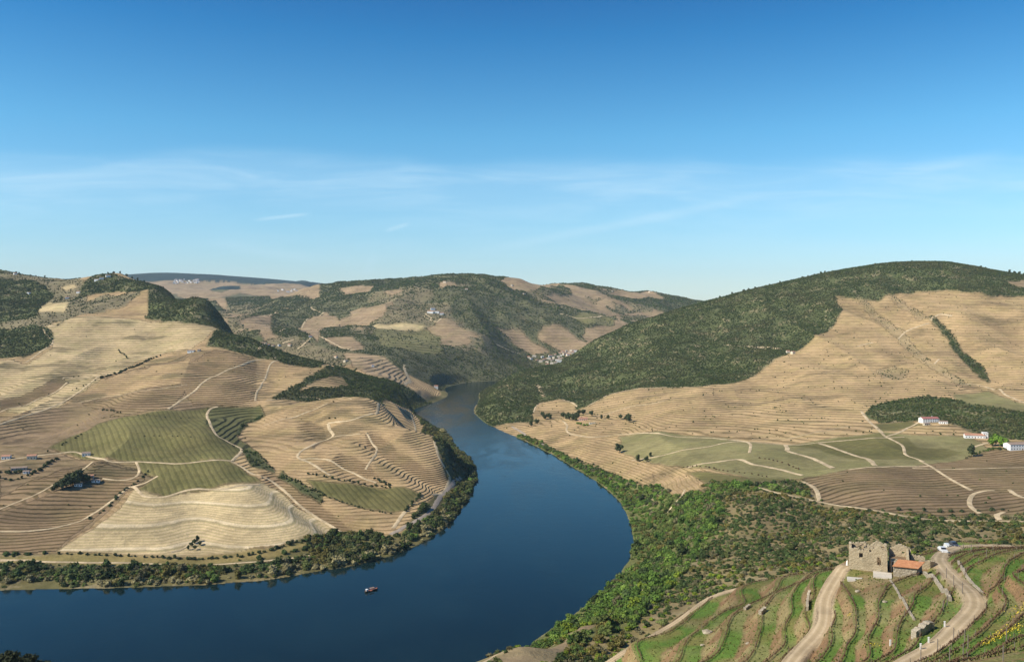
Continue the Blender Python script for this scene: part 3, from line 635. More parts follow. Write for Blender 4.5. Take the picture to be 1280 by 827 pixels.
# broken rock and bare patches among the scrub
rk = sstep(.22, .42, fbm(XX*1.3, YY, 26, 4, .65))[..., None]; ms = np.isin(CL, [NAMES.index(k) for k in ('scrub', 'greenscrub', 'bank', 'forest')])[..., None]
COL = np.where(ms, COL*(1-.6*rk)+np.array((.30, .235, .14))*.6*rk, COL)
# dark weedy streaks over the dry vineyards
wd = sstep(.18, .48, fbm(XX*.5, YY, 60, 5, .6))[..., None]; ms = np.isin(CL, [NAMES.index(k) for k in ('tan', 'tandark', 'tanhill', 'brown', 'brownsoft', 'tanlight')])[..., None]
wk = .42+.22*(UU < 600)[..., None]; COL = np.where(ms, COL*(1-wk*wd)+np.array((.13, .105, .055))*wk*wd, COL)
idx = np.arange(ND*NU).reshape(ND, NU)
q = np.stack([idx[:-1,:-1], idx[:-1,1:], idx[1:,1:], idx[1:,:-1]], -1)
RC = np.interp(drows, [0,330,440,756,1000,1365,1640,1950,2300,2800,3000], [3000,3000,0,300,560,640,620,570,570,590,620])
fd = DD[:-1,:-1]; fu = UU[:-1,:-1]
side = fu < RC[:-1,None]
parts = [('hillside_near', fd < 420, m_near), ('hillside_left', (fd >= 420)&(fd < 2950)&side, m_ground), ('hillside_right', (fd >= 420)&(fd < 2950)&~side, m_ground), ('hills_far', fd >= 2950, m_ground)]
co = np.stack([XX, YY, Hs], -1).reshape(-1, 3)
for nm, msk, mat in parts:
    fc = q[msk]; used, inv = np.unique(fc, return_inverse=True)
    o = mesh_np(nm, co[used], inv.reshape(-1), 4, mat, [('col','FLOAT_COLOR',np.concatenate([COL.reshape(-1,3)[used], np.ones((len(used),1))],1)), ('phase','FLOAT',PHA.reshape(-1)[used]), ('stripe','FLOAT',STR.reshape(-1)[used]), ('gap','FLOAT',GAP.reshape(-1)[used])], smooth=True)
    tag(o, kind='structure')
# the ground under and behind the viewer
gx, gy = np.meshgrid(np.linspace(-105, 105, 30), np.linspace(-60, 80.0, 24))
gz = np.where(gy > 20, ground_z(gx, np.maximum(gy, 80.5))+(80-gy)*.45, 0); gz = np.minimum(np.where(gy > 20, gz, ground_z(gx, np.full(gx.shape, 80.5))+27+(20-gy)*.1), 247.5)
gi = np.arange(gx.size).reshape(gx.shape); gq = np.stack([gi[:-1,:-1], gi[:-1,1:], gi[1:,1:], gi[1:,:-1]], -1)
o = mesh_np('ground', np.stack([gx, gy, gz], -1).reshape(-1, 3), gq.reshape(-1), 4, m_near, [('col','FLOAT_COLOR',np.tile([.16,.13,.06,1],(gx.size,1)))], smooth=True); tag(o, kind='structure')

# water
t = NT('river_water')
n1 = t.noise(.35, 3, .6, dist=.4); n2 = t.noise(.055, 3, .6); n3 = t.noise(.0075, 4, .62, dist=1.2)
mp = t.n('ShaderNodeMapping'); mp.inputs['Scale'].default_value = (1, .35, 1); t.l(t.pos(), mp.inputs[0]); n4 = t.noise(.02, 4, .65, mp.outputs[0], 1.0)
calm = t.ramp(n4, .42, .62, .45, 1.0)
t.bump(t.math('ADD', t.math('MULTIPLY', n1, .55), t.math('MULTIPLY', n2, .9)), .16, .5)
sy = t.n('ShaderNodeSeparateXYZ'); t.l(t.pos(), sy.inputs[0]); wind = t.ramp(sy.outputs[1], 1000, 2000, 1.0, 3.2)      # the open reach beyond the bend is ruffled by wind
t.l(t.math('MULTIPLY', calm, wind), t.t.nodes['Bump'].inputs['Strength'])
t.b.inputs['IOR'].default_value = 1.33
m_water = t.fin(t.mix(t.ramp(n3, .35, .65), (.004,.013,.014), (.006,.018,.019)), t.ramp(n4, .40, .66, .03, .13), .34)
wu = np.arange(-700, 1001, 20.0); wdd = np.exp(np.linspace(math.log(405), math.log(3400), 60)); gu, gd = np.meshgrid(wu, wdd)
gi = np.arange(gu.size).reshape(gu.shape); gq = np.stack([gi[:-1,:-1], gi[:-1,1:], gi[1:,1:], gi[1:,:-1]], -1)
o = mesh_np('river', np.stack([(gu-CU)/F*gd, gd, 0*gd], -1).reshape(-1, 3), gq.reshape(-1), 4, m_water, smooth=True); tag(o, kind='structure')

# ---------------------------------------------------------------- TRACKS
t = NT('dirt'); nA = t.noise(.12, 4, .6); nB = t.noise(1.6, 4, .7)
acr = t.attr('across').outputs['Fac']      # -1..1 over the width: two wheel ruts and a rougher crown
rut = t.ramp(t.math('ABSOLUTE', t.math('SUBTRACT', t.math('ABSOLUTE', acr), .45)), .05, .25)
c = t.mix(rut, (.50,.39,.25), (.41,.31,.19)); c = t.mix(t.math('MULTIPLY', t.ramp(nB, .45, .75), .45), c, (.30,.22,.13))
c = t.mix(t.math('MULTIPLY', t.math('SUBTRACT', 1, t.ramp(t.math('ADD', t.math('ABSOLUTE', acr), t.math('MULTIPLY', nB, .5)), .12, .42)), .35), c, (.20,.19,.08))
t.bump(nB, .15, .6); m_track = t.fin(t.mix(1.0, c, t.vec3(t.ramp(nA, .3, .7, .8, 1.15)), 'MULTIPLY'), .95, .1)
m_pale = simple_mat('pale_track', (.54,.42,.26), .95, .06, .45, .1, False)
m_rail = simple_mat('ballast', (.34,.28,.22), .95, .3, .25, .1, False)
def ribbon(P2, width, lift, mat, name='dirt_track', flat=False, ragged=.0):
    P2 = np.asarray(P2, float); T = np.gradient(P2[:,:2], axis=0); T /= np.linalg.norm(T, axis=1, keepdims=True)+1e-9; N = np.stack([-T[:,1], T[:,0]], 1)
    rows = []; ac = []
    for s in (-1, -.5, 0, .5, 1):
        e = P2[:,:2]+N*(s*width/2)*(1+(ragged*fbm(P2[:,0]+s*40, P2[:,1], 6, 2))[:,None])
        z = ground_z(e[:,0], e[:,1])+lift*(1 if abs(s) < 1 else .5)
        rows.append(np.concatenate([e, z[:,None]], 1)); ac.append(np.full(len(e), s))
    V = np.stack(rows, 1); n_ = len(P2); ii = np.arange(n_*5).reshape(n_, 5)
    qq = np.stack([ii[:-1,:-1], ii[1:,:-1], ii[1:,1:], ii[:-1,1:]], -1)
    o = mesh_np(name, V.reshape(-1, 3), qq.reshape(-1), 4, mat, [('across','FLOAT',np.stack(ac,1).reshape(-1))], smooth=True)
    return tag(o, kind='structure')
for k_, tr in enumerate(NEAR_TRACKS):
    w_ = [3.5, 3.5, 1.6][k_]
    ribbon(tr, w_, .05, m_track, ragged=.15)
TRACKS = []
def uvtrack(pts, width, mat=None, d0=380, d1=4800, lift=.45, name='dirt_track'):
    w = [project(u, v, d0, d1) for u, v in pts]
    good = [w[0]]
    for p in w[1:]:
        if math.hypot(p[0]-good[-1][0], p[1]-good[-1][1]) > 1.5: good.append(p)
    P2 = catmull(good, 4.0); TRACKS.append((P2[::3], width)); ribbon(P2, width*1.8 if P2[:,1].mean() > 2200 else width*.8, lift, mat or m_pale, name, ragged=.3)
TR = [
 ([(-20,581),(0,577),(35,571),(70,567),(95,565),(118,572),(135,576),(170,577),(230,579),(290,576)], 5),
 ([(290,576),(302,562),(285,552),(268,540),(259,522),(262,512),(272,508)], 5),
 ([(290,577),(315,592),(345,605),(375,632),(410,655),(427,665)], 4.5),
 ([(170,577),(174,590),(165,598),(150,600),(128,598)], 4),
 ([(116,577),(99,590),(70,604),(40,620),(0,636),(-20,642)], 4),
 ([(-20,664),(0,664),(29,664),(60,661),(87,655),(101,651)], 4.5),
 ([(101,651),(116,642),(145,622),(165,608),(180,620),(203,621),(225,615),(247,611),(285,610),(325,605)], 5),
 ([(197,595),(188,600),(180,604),(165,608)], 4),
 ([(-15,534),(0,530),(30,520),(61,510),(98,490),(133,468)], 4.5),
 ([(32,453),(50,440),(66,428),(58,418),(53,409),(69,408)], 4.5),
 ([(345,447),(320,450),(300,457),(279,465),(255,477),(245,487),(234,495),(222,503),(210,511)], 5),
 ([(348,450),(335,462),(327,480),(321,490),(319,501)], 4.5),
 ([(410,504),(387,514),(358,523),(329,532)], 4),
 ([(477,504),(472,512),(465,517),(439,525),(410,529)], 5),
 ([(410,529),(412,537),(416,545),(400,552),(387,558),(372,570),(387,578),(400,586),(413,594)], 5),
 ([(378,574),(392,573),(407,574),(422,581),(439,590),(455,598),(471,603)], 4),
 ([(416,546),(432,544),(451,542)], 3.5),
 ([(458,541),(462,548),(471,561),(465,574),(457,587)], 4),
 ([(505,512),(514,518),(541,545),(545,558),(549,572),(562,596),(558,609),(541,619)], 5),
 ([(491,660),(499,649),(506,639)], 6),
 ([(-20,699),(0,700),(29,700),(60,702),(120,703),(174,704),(247,706),(320,702),(360,698),(387,694)], 4),
 ([(0,712),(12,711)], 4),
 ([(213,690),(230,685),(241,676)], 3.5),
 ([(505,456),(506,462),(509,469),(512,476),(506,481)], 5),
 ([(327,434),(322,438),(330,430)], 4),
 ([(703,526),(709,532),(708,537),(713,542),(735,546),(765,544),(792,542),(809,541),(840,545),(880,547),(935,552)], 5),
 ([(790,575),(805,573),(840,566),(880,559),(920,552),(985,556),(1024,553),(1060,550),(1107,547),(1130,546)], 4.5),
 ([(900,549),(920,550),(937,554),(937,566)], 5),
 ([(982,556),(984,560),(986,564),(1010,571),(1025,577),(1041,585)], 8),
 ([(1024,554),(1040,559),(1059,566),(1083,573),(1094,582)], 8),
 ([(860,584),(890,578),(922,574),(940,580),(962,584),(1003,594)], 7),
 ([(1098,538),(1105,544),(1114,549),(1128,557),(1132,568),(1145,573),(1155,577)], 5),
 ([(1105,546),(1125,540),(1146,529),(1150,526)], 5),
 ([(1077,514),(1084,524),(1094,533),(1103,541)], 6),
 ([(1060,587),(1114,583),(1150,583),(1163,582)], 5),
 ([(1150,576),(1164,583),(1184,596),(1215,613)], 5),
 ([(936,608),(955,611),(972,616),(1000,622),(1024,627),(1050,632),(1076,635),(1120,643),(1160,649),(1198,651),(1246,651),(1290,652)], 5),
 ([(1003,602),(1016,608),(1022,616),(1024,626)], 6),
 ([(1243,613),(1228,614),(1215,619),(1212,630),(1218,637),(1226,642)], 6),
 ([(1290,623),(1280,622),(1268,617),(1262,612)], 6),
 ([(1254,640),(1246,644),(1250,650)], 6),
 ([(1161,404),(1148,408),(1135,413),(1128,418),(1123,424)], 6),
 ([(1071,433),(1082,430),(1091,428)], 6),
 ([(1190,395),(1174,393),(1163,400)], 4),
 ([(1200,480),(1222,481),(1240,486),(1254,491),(1268,498),(1290,508)], 5),
 ([(1168,455),(1174,449)], 5),
 ([(905,431),(920,432),(950,434),(978,436)], 5),
 ([(735,507),(750,499),(765,492),(800,485),(840,484),(890,482)], 4.5),
 ([(740,521),(760,517),(784,509),(831,501)], 5),
 ([(672,480),(675,488),(680,496)], 6),
 ([(722,508),(712,502),(703,499)], 5),
 ([(667,515),(670,508),(677,503),(690,500)], 4),
 ([(1060,532),(1000,545),(940,549)], 3),
 ([(835,640),(850,622),(856,612)], 3),
 ([(98,503),(140,495),(190,487),(234,481)], 3),
 ([(0,515),(45,500),(72,488),(84,478)], 4),
 ([(150,466),(120,470),(85,472),(78,474)], 3),
 ([(330,502),(395,497),(440,499)], 2.5),
 ([(1236,553),(1222,557),(1210,562)], 5),
 ([(1140,585),(1200,586),(1290,584)], 4),
]
for pts, w in TR: uvtrack(pts, w)
uvtrack([(575,596),(565,606),(555,616),(541,636),(530,645),(520,651),(508,657),(500,662),(488,668)], 7, m_rail, name='railway_track')
uvtrack([(640,533),(652,540),(665,549),(680,556)], 6, m_rail, name='railway_track')
for pts in ([(330,395),(345,389)], [(388,422),(380,430),(372,436)], [(353,429),(362,426),(368,424)], [(530,395),(545,402),(552,398)], [(540,398),(532,392)], [(400,420),(415,428),(440,438)], [(350,414),(380,404),(405,390)], [(344,387),(370,387),(400,390)], [(620,430),(635,437),(650,442)], [(700,392),(735,397),(770,400)]):
    uvtrack(pts, 4, d0=2300, d1=6000, lift=.8)
uvtrack([(585,838),(620,818),(650,806),(685,795),(715,787)], 3, m_track, d0=380, d1=560, lift=.1)

# ---------------------------------------------------------------- FOLIAGE
def leaf_mat(name, typ):
    t = NT(name)
    base = t.attr('tint', 'INSTANCER').outputs['Color'] if typ == 'inst' else t.n('ShaderNodeObjectInfo').outputs['Color']
    n_ = t.noise(2.1, 3, .6); n2_ = t.noise(.05, 2, .5)
    c = t.mix(1.0, base, t.vec3(t.ramp(n_, .3, .7, .55, 1.5)), 'MULTIPLY')
    c = t.mix(1.0, c, t.vec3(t.ramp(n2_, .3, .7, .8, 1.2)), 'MULTIPLY')
    return t.fin(c, .8, .12)
m_leaf_i = leaf_mat('foliage_mass', 'inst'); m_leaf = leaf_mat('foliage', 'obj')
m_bark = simple_mat('bark', (.10,.075,.05), .9, 3, .4)
def crown_mesh(name, seed, n, mat, squash=.85, leaf=.2, lobes=7, sparse=False):
    r = random.Random(seed); L = []
    for k in range(lobes):
        a = r.uniform(0, 6.283); d = r.uniform(.1, .52) if k else 0; L.append((Vector((math.cos(a)*d, math.sin(a)*d, r.uniform(.25, .95)*squash)), r.uniform(.28, .5)))
    mb = MB()
    for (c, rad) in L:       # rough inner mass of each clump
        bm = bmesh.new(); bmesh.ops.create_icosphere(bm, subdivisions=1, radius=rad*(.82 if not sparse else .5)); vs = []
        for v in bm.verts: vs.append(c+v.co*(1+r.uniform(-.22, .22)))
        mb.add(vs, [[v.index for v in f.verts] for f in bm.faces]); bm.free()
    for k in range(n):
        c, rad = r.choice(L); d = Vector((r.gauss(0,1), r.gauss(0,1), r.gauss(.35,1))).normalized()
        p = c+d*rad*r.uniform(.8, 1.22); nrm = (d+Vector((r.gauss(0,.5), r.gauss(0,.5), r.gauss(0,.5)))).normalized()
        a = nrm.orthogonal().normalized(); b = nrm.cross(a); s = leaf*r.uniform(.5, 1.2); th = r.uniform(0, 6.28)
        a, b = a*math.cos(th)+b*math.sin(th), b*math.cos(th)-a*math.sin(th)
        mb.add([p-a*s-b*s*.6, p+a*s*.7-b*s, p+a*s+b*s*.7, p-a*s*.6+b*s], [(0,1,2,3)])
    return mb.mesh(name, mat)
lo = [crown_mesh('clump', s, 26, m_leaf_i, leaf=.2, lobes=5) for s in range(4)]
hi_i = [crown_mesh('shrub_clump', 20+s, 120, m_leaf_i, leaf=.13, lobes=8) for s in range(4)]
hi = [crown_mesh('crown', 40+s, 260, m_leaf, leaf=.10, lobes=9, squash=[.9,1.2,.8,1.0,1.35][s]) for s in range(5)]

def gn_scatter(name, pts, scl, tint, meshes, label, cat, group=None, zs=None):
    """one countless mass of vegetation: instances on the vertices of one mesh"""
    pts = np.asarray(pts, np.float32); n_ = len(pts); me = bpy.data.meshes.new(name); me.vertices.add(n_); me.vertices.foreach_set('co', pts.ravel())
    s3 = np.stack([scl, scl, scl*(zs if zs is not None else 1)], 1)
    for nm, ty, da, key in (('scl','FLOAT_VECTOR',s3,'vector'), ('spin','FLOAT',rng.random(n_)*6.283,'value'), ('pick','INT',rng.integers(0,len(meshes),n_),'value'), ('tint','FLOAT_COLOR',np.concatenate([tint,np.ones((n_,1))],1),'color')):
        a = me.attributes.new(nm, ty, 'POINT'); a.data.foreach_set(key, np.asarray(da, np.int32 if ty == 'INT' else np.float32).ravel())
    o = bpy.data.objects.new(name, me); C.objects.link(o)
    g = bpy.data.node_groups.new(name, 'GeometryNodeTree'); g.interface.new_socket('Geometry', in_out='INPUT', socket_type='NodeSocketGeometry'); g.interface.new_socket('Geometry', in_out='OUTPUT', socket_type='NodeSocketGeometry')
    N = g.nodes; Lk = g.links; gi = N.new('NodeGroupInput'); go = N.new('NodeGroupOutput')
    iop = N.new('GeometryNodeInstanceOnPoints'); j = N.new('GeometryNodeGeometryToInstance')
    for me_ in reversed(meshes):
        so = bpy.data.objects.new(me_.name+'_source', me_); oi = N.new('GeometryNodeObjectInfo'); oi.inputs['Object'].default_value = so; Lk.new(oi.outputs['Geometry'], j.inputs[0])
    def named(nm, ty):
        a = N.new('GeometryNodeInputNamedAttribute'); a.data_type = ty; a.inputs['Name'].default_value = nm; return a.outputs['Attribute']
    Lk.new(gi.outputs[0], iop.inputs['Points']); Lk.new(j.outputs[0], iop.inputs['Instance']); iop.inputs['Pick Instance'].default_value = True
    Lk.new(named('pick','INT'), iop.inputs['Instance Index']); Lk.new(named('scl','FLOAT_VECTOR'), iop.inputs['Scale'])
    cx = N.new('ShaderNodeCombineXYZ'); Lk.new(named('spin','FLOAT'), cx.inputs[2]); Lk.new(cx.outputs[0], iop.inputs['Rotation'])
    Lk.new(iop.outputs[0], go.inputs[0])
    md = o.modifiers.new('scatter', 'NODES'); md.node_group = g
    return tag(o, label, cat, group, 'stuff')

# what the view can show: a point is kept when it is not hidden behind nearer ground (with a margin of 14 px)
VV = HV-(Hs-HC)/DD*F; VMIN = np.minimum.accumulate(VV, axis=0)
def visible(x, y, z, h, margin=14):
    u = x/y*F+CU; v = HV-(z+h-HC)/y*F
    vm = grid_lookup(VMIN, ucols, lrows, u, np.log(y*.985)); return (v < vm+margin) & (u > -70) & (u < 1350)
cell = np.zeros(DD.shape); cell[:-1,:-1] = (XX[:-1,1:]-XX[:-1,:-1])*(YY[1:,:-1]-YY[:-1,:-1])
def sample(classes, mult, d0, d1, clump=0.0):
    m = np.isin(CL, [NAMES.index(c) for c in classes]) & (DD >= d0) & (DD < d1) & (Hs > .5)
    lam = (DEN*cell*m*mult)
    if clump: lam = lam*np.clip(1+clump*2.2*fbm(XX-333, YY+777, 34, 3), 0.02, 3)
    k = rng.poisson(np.clip(lam, 0, 50)); r_, c_ = np.nonzero(k); rep = k[r_, c_]; r_ = np.repeat(r_, rep); c_ = np.repeat(c_, rep)
    r2 = np.minimum(r_+1, ND-1); c2 = np.minimum(c_+1, NU-1); a = rng.random(len(r_)); b = rng.random(len(r_))
    d = drows[r_]*(1-a)+drows[r2]*a; u = ucols[c_]*(1-b)+ucols[c2]*b; x = (u-CU)/F*d; z = ground_z(x, d)
    return x, d, z, CL[r_, c_]
DARK = np.array([(.052,.074,.021),(.074,.088,.026),(.046,.064,.023),(.088,.090,.034)])
GREEN = np.array([(.085,.145,.026),(.112,.168,.030),(.062,.110,.022),(.100,.128,.034)])
MIX = np.array([(.052,.078,.024),(.088,.104,.032),(.135,.122,.062),(.040,.060,.020),(.078,.118,.026),(.120,.105,.030)])
def tints(pal, n_, x, y, jit=.18):
    f = fbm(x, y, 55, 2)*1.6+rng.normal(0, .55, n_); i = np.clip(((f+1)/2*len(pal)).astype(int), 0, len(pal)-1)
    return pal[i]*(1+rng.normal(0, jit, (n_, 1)))
print('terrain done')
def masses():
    out = 0
    for nm, cls, mult, d0, d1, size, pal, lab, cat, cl_ in [
        ('forest', ['forest','ravine'], 1.0, 700, 2950, (1.5,3.4), DARK, 'dark evergreen woodland covering the hillsides above the river', 'woodland', .5),
        ('far_woodland', ['farforest','farmix','olive'], 1.0, 2950, 5700, (2.4,4.8), DARK*1.25, 'hazy dark woodland on the hills beyond the river bend', 'woodland', .6),
        ('hill_scrub', ['farmix','olive','farforest'], 1.3, 800, 2950, (1.6,3.4), DARK, 'dark bushes dotted over the upper left hills', 'scrub', .8),
        ('vineyard_bushes', ['gullyscrub','tan','tandark','tanhill','tanlight','brown','brownsoft','field','fartan'], 1.0, 700, 4500, (1.2,2.6), DARK, 'scattered small dark bushes over the dry vineyard slopes', 'bushes', .9),
        ]:
        x, y, z, k = sample(cls, mult, d0, d1, cl_)
        s = size[0]+(size[1]-size[0])*rng.random(len(x))**1.7; s *= np.where(y > 4000, 1.25, 1)
        keep = visible(x, y, z, s*1.3); x, y, z, s = x[keep], y[keep], z[keep], s[keep]
        ti = tints(pal, len(x), x, y)
        gn_scatter(nm, np.stack([x, y, z-s*.12], 1), s, ti, lo, lab, cat, None, rng.uniform(.6, 1.05, len(x)))
        print(nm, len(x)); out += len(x)
masses()
# scrubland on this side of the river: the 300 nearest shrubs stand alone, the rest is one mass
x, y, z, k = sample(['scrub','greenscrub','bank'], 1.0, 400, 1850, .55)
s = rng.gamma(6, .30, len(x))+.5; far_ = ~((x/y*F+CU < 612) & (y < 690))
for P2_, w_ in TRACKS:
    if P2_[:,1].min() < 1300: far_ &= seg_dist(x, y, P2_, False) > w_*.5+2.6
x, y, z, k, s = x[far_], y[far_], z[far_], k[far_], s[far_]; gscr = k == NAMES.index('greenscrub'); bnk = k == NAMES.index('bank')
s = np.where(gscr, s*1.6, s); uu0 = x/y*F+CU; s = np.where(bnk, s*1.5, s); curve = bnk & (uu0 > 410) & (uu0 < 600); s = np.where(curve, s*1.35, s); s = np.clip(s, .8, 6.8)
keep = visible(x, y, z, s*1.2); x, y, z, s, gscr, bnk = (a[keep] for a in (x, y, z, s, gscr, bnk))
ti = np.where(gscr[:,None] & (rng.random((len(x),1)) < .72), tints(GREEN, len(x), x, y), tints(MIX, len(x), x, y))
uu0 = x/y*F+CU; curve = bnk & (uu0 > 410) & (rng.random(len(x)) < .7); ti = np.where(curve[:,None], tints(DARK, len(x), x, y), ti)
nearg = (x/y*F+CU > 640) & (y < 640); ti = np.where(nearg[:,None] & (rng.random((len(x),1)) < .15), GREEN[1]*np.array((1.25,1.1,.7)), ti)
reed = (grid_lookup(SD, ucols, lrows, x/y*F+CU, np.log(y)) < 14) & (x/y*F+CU < 560) & (rng.random(len(x)) < .55)
ti = np.where(reed[:,None], np.array((.27,.235,.115))*(1+rng.normal(0,.12,(len(x),1))), ti)
big = s/y
right = np.nonzero((x/y*F+CU > 600))[0]; left = np.nonzero((x/y*F+CU <= 600))[0]
rsel = right[np.argsort(-big[right])[:290]]; lsel = left[np.argsort(-big[left])[:200]]
single = np.zeros(len(x), bool); single[rsel] = True; single[lsel] = True
print('scrub', len(x))
mr = ~single
gn_scatter('scrub', np.stack([x, y, z-s*.12], 1)[mr], s[mr], ti[mr], hi_i, 'low green and grey-brown scrub filling the slopes beside the river', 'scrub', None, rng.uniform(.6, .95, mr.sum()))
def lone(name, i, label, cat, group, xx, yy, zz, ss, tint, hz=.8, var=None):
    o = bpy.data.objects.new(name, hi[(i if var is None else var) % 5]); C.objects.link(o); o.location = (xx, yy, zz-ss*.1); o.scale = (ss, ss*random.uniform(.85,1.15), ss*hz); o.rotation_euler = (0, 0, random.uniform(0, 6.28)); o.color = (*tint, 1)
    return tag(o, label, cat, group)
random.seed(5)
def hue(t_):
    return 'bright green' if t_[1] > 1.45*t_[0] and t_[1] > .105 else ('grey-brown' if t_[0] > .105 else 'dark olive')
for j in rsel:
    u_ = x[j]/y[j]*F+CU; w_ = hue(ti[j]); sz = 'large' if s[j] > 4 else ('medium' if s[j] > 2.4 else 'small')
    pl = 'on the slope above the brown bank at the bottom' if u_ < 800 else ('on the slope just beyond the lower edge of the terraces' if u_ < 960 else ('on the slope behind the left track of the spur' if u_ < 1060 else 'on the slope behind the ruin and the parked vehicles'))
    lone('shrub', int(j), f'{sz} rounded {w_} shrub {pl}', 'shrub', 'shrubs on the scrub slope', x[j], y[j], z[j], s[j], ti[j], random.uniform(.65, .95))
for j in lsel:
    u_ = x[j]/y[j]*F+CU; w_ = 'buff reedy' if ti[j][0] > .18 else hue(ti[j]); pl = 'below the left pale field' if u_ < 230 else ('below the right pale field' if u_ < 400 else 'curving round the terraced mound')
    lone('bank_shrub', int(j), f'{w_} shrub on the far river bank {pl}', 'shrub', 'shrubs along the far river bank', x[j], y[j], z[j], s[j], ti[j], random.uniform(.7, 1.0))
# ---------------------------------------------------------------- THE NEAR SPUR: vine rows, walls, posts
m_vine = simple_mat('vine_wood', (.125,.074,.045), .9, 3, .45)
m_post = simple_mat('weathered_post', (.20,.17,.14), .9, 4, .3); m_postw = simple_mat('white_post', (.78,.76,.72), .7, 4, .15)
def stone_mat(name, c1, c2):
    t = NT(name); v = t.n('ShaderNodeTexVoronoi', feature='F1'); v.inputs['Scale'].default_value = 2.6; mp = t.n('ShaderNodeMapping'); mp.inputs['Scale'].default_value = (1, 1, 1.9)
    t.l(t.obj(), mp.inputs[0]); t.l(mp.outputs[0], v.inputs['Vector']); e = t.n('ShaderNodeTexVoronoi', feature='DISTANCE_TO_EDGE'); e.inputs['Scale'].default_value = 2.6; t.l(mp.outputs[0], e.inputs['Vector'])
    sp = t.n('ShaderNodeSeparateColor'); t.l(v.outputs['Color'], sp.inputs[0])
    c = t.mix(sp.outputs[0], c1, c2); c = t.mix(t.math('MULTIPLY', t.ramp(e.outputs['Distance'], 0, .07, 1, 0), .65), c, tuple(a*.3 for a in c1))
    c = t.mix(t.math('MULTIPLY', t.ramp(t.noise(.5, 4, .6, t.obj()), .45, .7), .35), c, (.16,.13,.08)); t.bump(e.outputs['Distance'], .3, .6); return t.fin(c, .95, .1)
m_stone = stone_mat('schist_masonry', (.46,.37,.24), (.60,.50,.34)); m_stone2 = stone_mat('dry_stone', (.34,.29,.21), (.50,.43,.33))
def contours(field, lev):
    a = field-lev; s = a > 0; ny, nx = a.shape
    mixed = np.nonzero((s[:-1,:-1] != s[:-1,1:]) | (s[:-1,:-1] != s[1:,:-1]) | (s[:-1,:-1] != s[1:,1:]))
    link = {}
    def pt(e):
        j, i, h = e
        j2, i2 = (j, i+1) if h == 0 else (j+1, i)
        t_ = a[j,i]/(a[j,i]-a[j2,i2]); return (xn[j,i]*(1-t_)+xn[j2,i2]*t_, yn[j,i]*(1-t_)+yn[j2,i2]*t_)
    for j, i in zip(*mixed):
        es = []
        if s[j,i] != s[j,i+1]: es.append((j,i,0))
        if s[j,i+1] != s[j+1,i+1]: es.append((j,i+1,1))
        if s[j+1,i] != s[j+1,i+1]: es.append((j+1,i,0))
        if s[j,i] != s[j+1,i]: es.append((j,i,1))
        for k in range(0, len(es)-1, 2): link.setdefault(es[k], []).append(es[k+1]); link.setdefault(es[k+1], []).append(es[k])
    seen = set(); out = []
    starts = [e for e in link if len(link[e]) == 1]+list(link)
    for e in starts:
        if e in seen: continue
        ch = [e]; seen.add(e)
        while True:
            nx_ = [f for f in link[ch[-1]] if f not in seen]
            if not nx_: break
            ch.append(nx_[0]); seen.add(nx_[0])
        if len(ch) > 8: out.append(np.array([pt(e_) for e_ in ch]))
    return out
lat_u = ucols[cn]; lat_l = lrows[rn]
def near_field(G, x_, y_): return grid_lookup(G, lat_u, lat_l, x_/y_*F+CU, np.log(y_))
mb = MB(); mb.tube([(0,0,-.1),(.02,0,.8),(0,.01,1.45)], [.055,.05,.045], 5); post_me = mb.mesh('post', m_post)
rr_ = random.Random(11); nrow = 0
step_j = slice(None, None, 2)
def vine_row(P2, label):
    m = MB(); zz = ground_z(P2[:,0], P2[:,1])
    for k in range(0, len(P2)):
        if rr_.random() < .07: continue
        p = Vector((P2[k,0], P2[k,1], zz[k])); h = rr_.uniform(.45, .6); top = p+Vector((rr_.uniform(-.06,.06), rr_.uniform(-.06,.06), h))
        m.tube([p-Vector((0,0,.1)), top], [.07,.055], 3)
        nx_ = P2[min(k+1, len(P2)-1)]-P2[max(k-1, 0)]; nx_ = Vector((nx_[0], nx_[1], 0)).normalized()
        for c_ in range(9):
            q_ = top+nx_*rr_.uniform(-.5,.5)+Vector((0,0,rr_.uniform(-.2,.1))); e_ = q_+nx_*rr_.uniform(-.5,.5)+Vector((rr_.uniform(-.14,.14), rr_.uniform(-.14,.14), rr_.uniform(-.15,.4)))
            m.tube([q_, e_], [.065,.03], 3)
    x0, y0, z0 = P2[0,0], P2[0,1], zz[0]
    o = m.build('vine_row', m_vine); tag(o, label, 'vine row', 'pruned vine rows along the terrace edges')
    for k in range(3, len(P2), 12):
        q_ = bpy.data.objects.new('post', post_me); C.objects.link(q_); q_.parent = o; q_.location = (P2[k,0], P2[k,1], zz[k]); q_.rotation_euler = (rr_.uniform(-.06,.06), rr_.uniform(-.06,.06), rr_.uniform(0,6)); q_.scale = (1,1,rr_.uniform(.85,1.1))
ROWSP = []
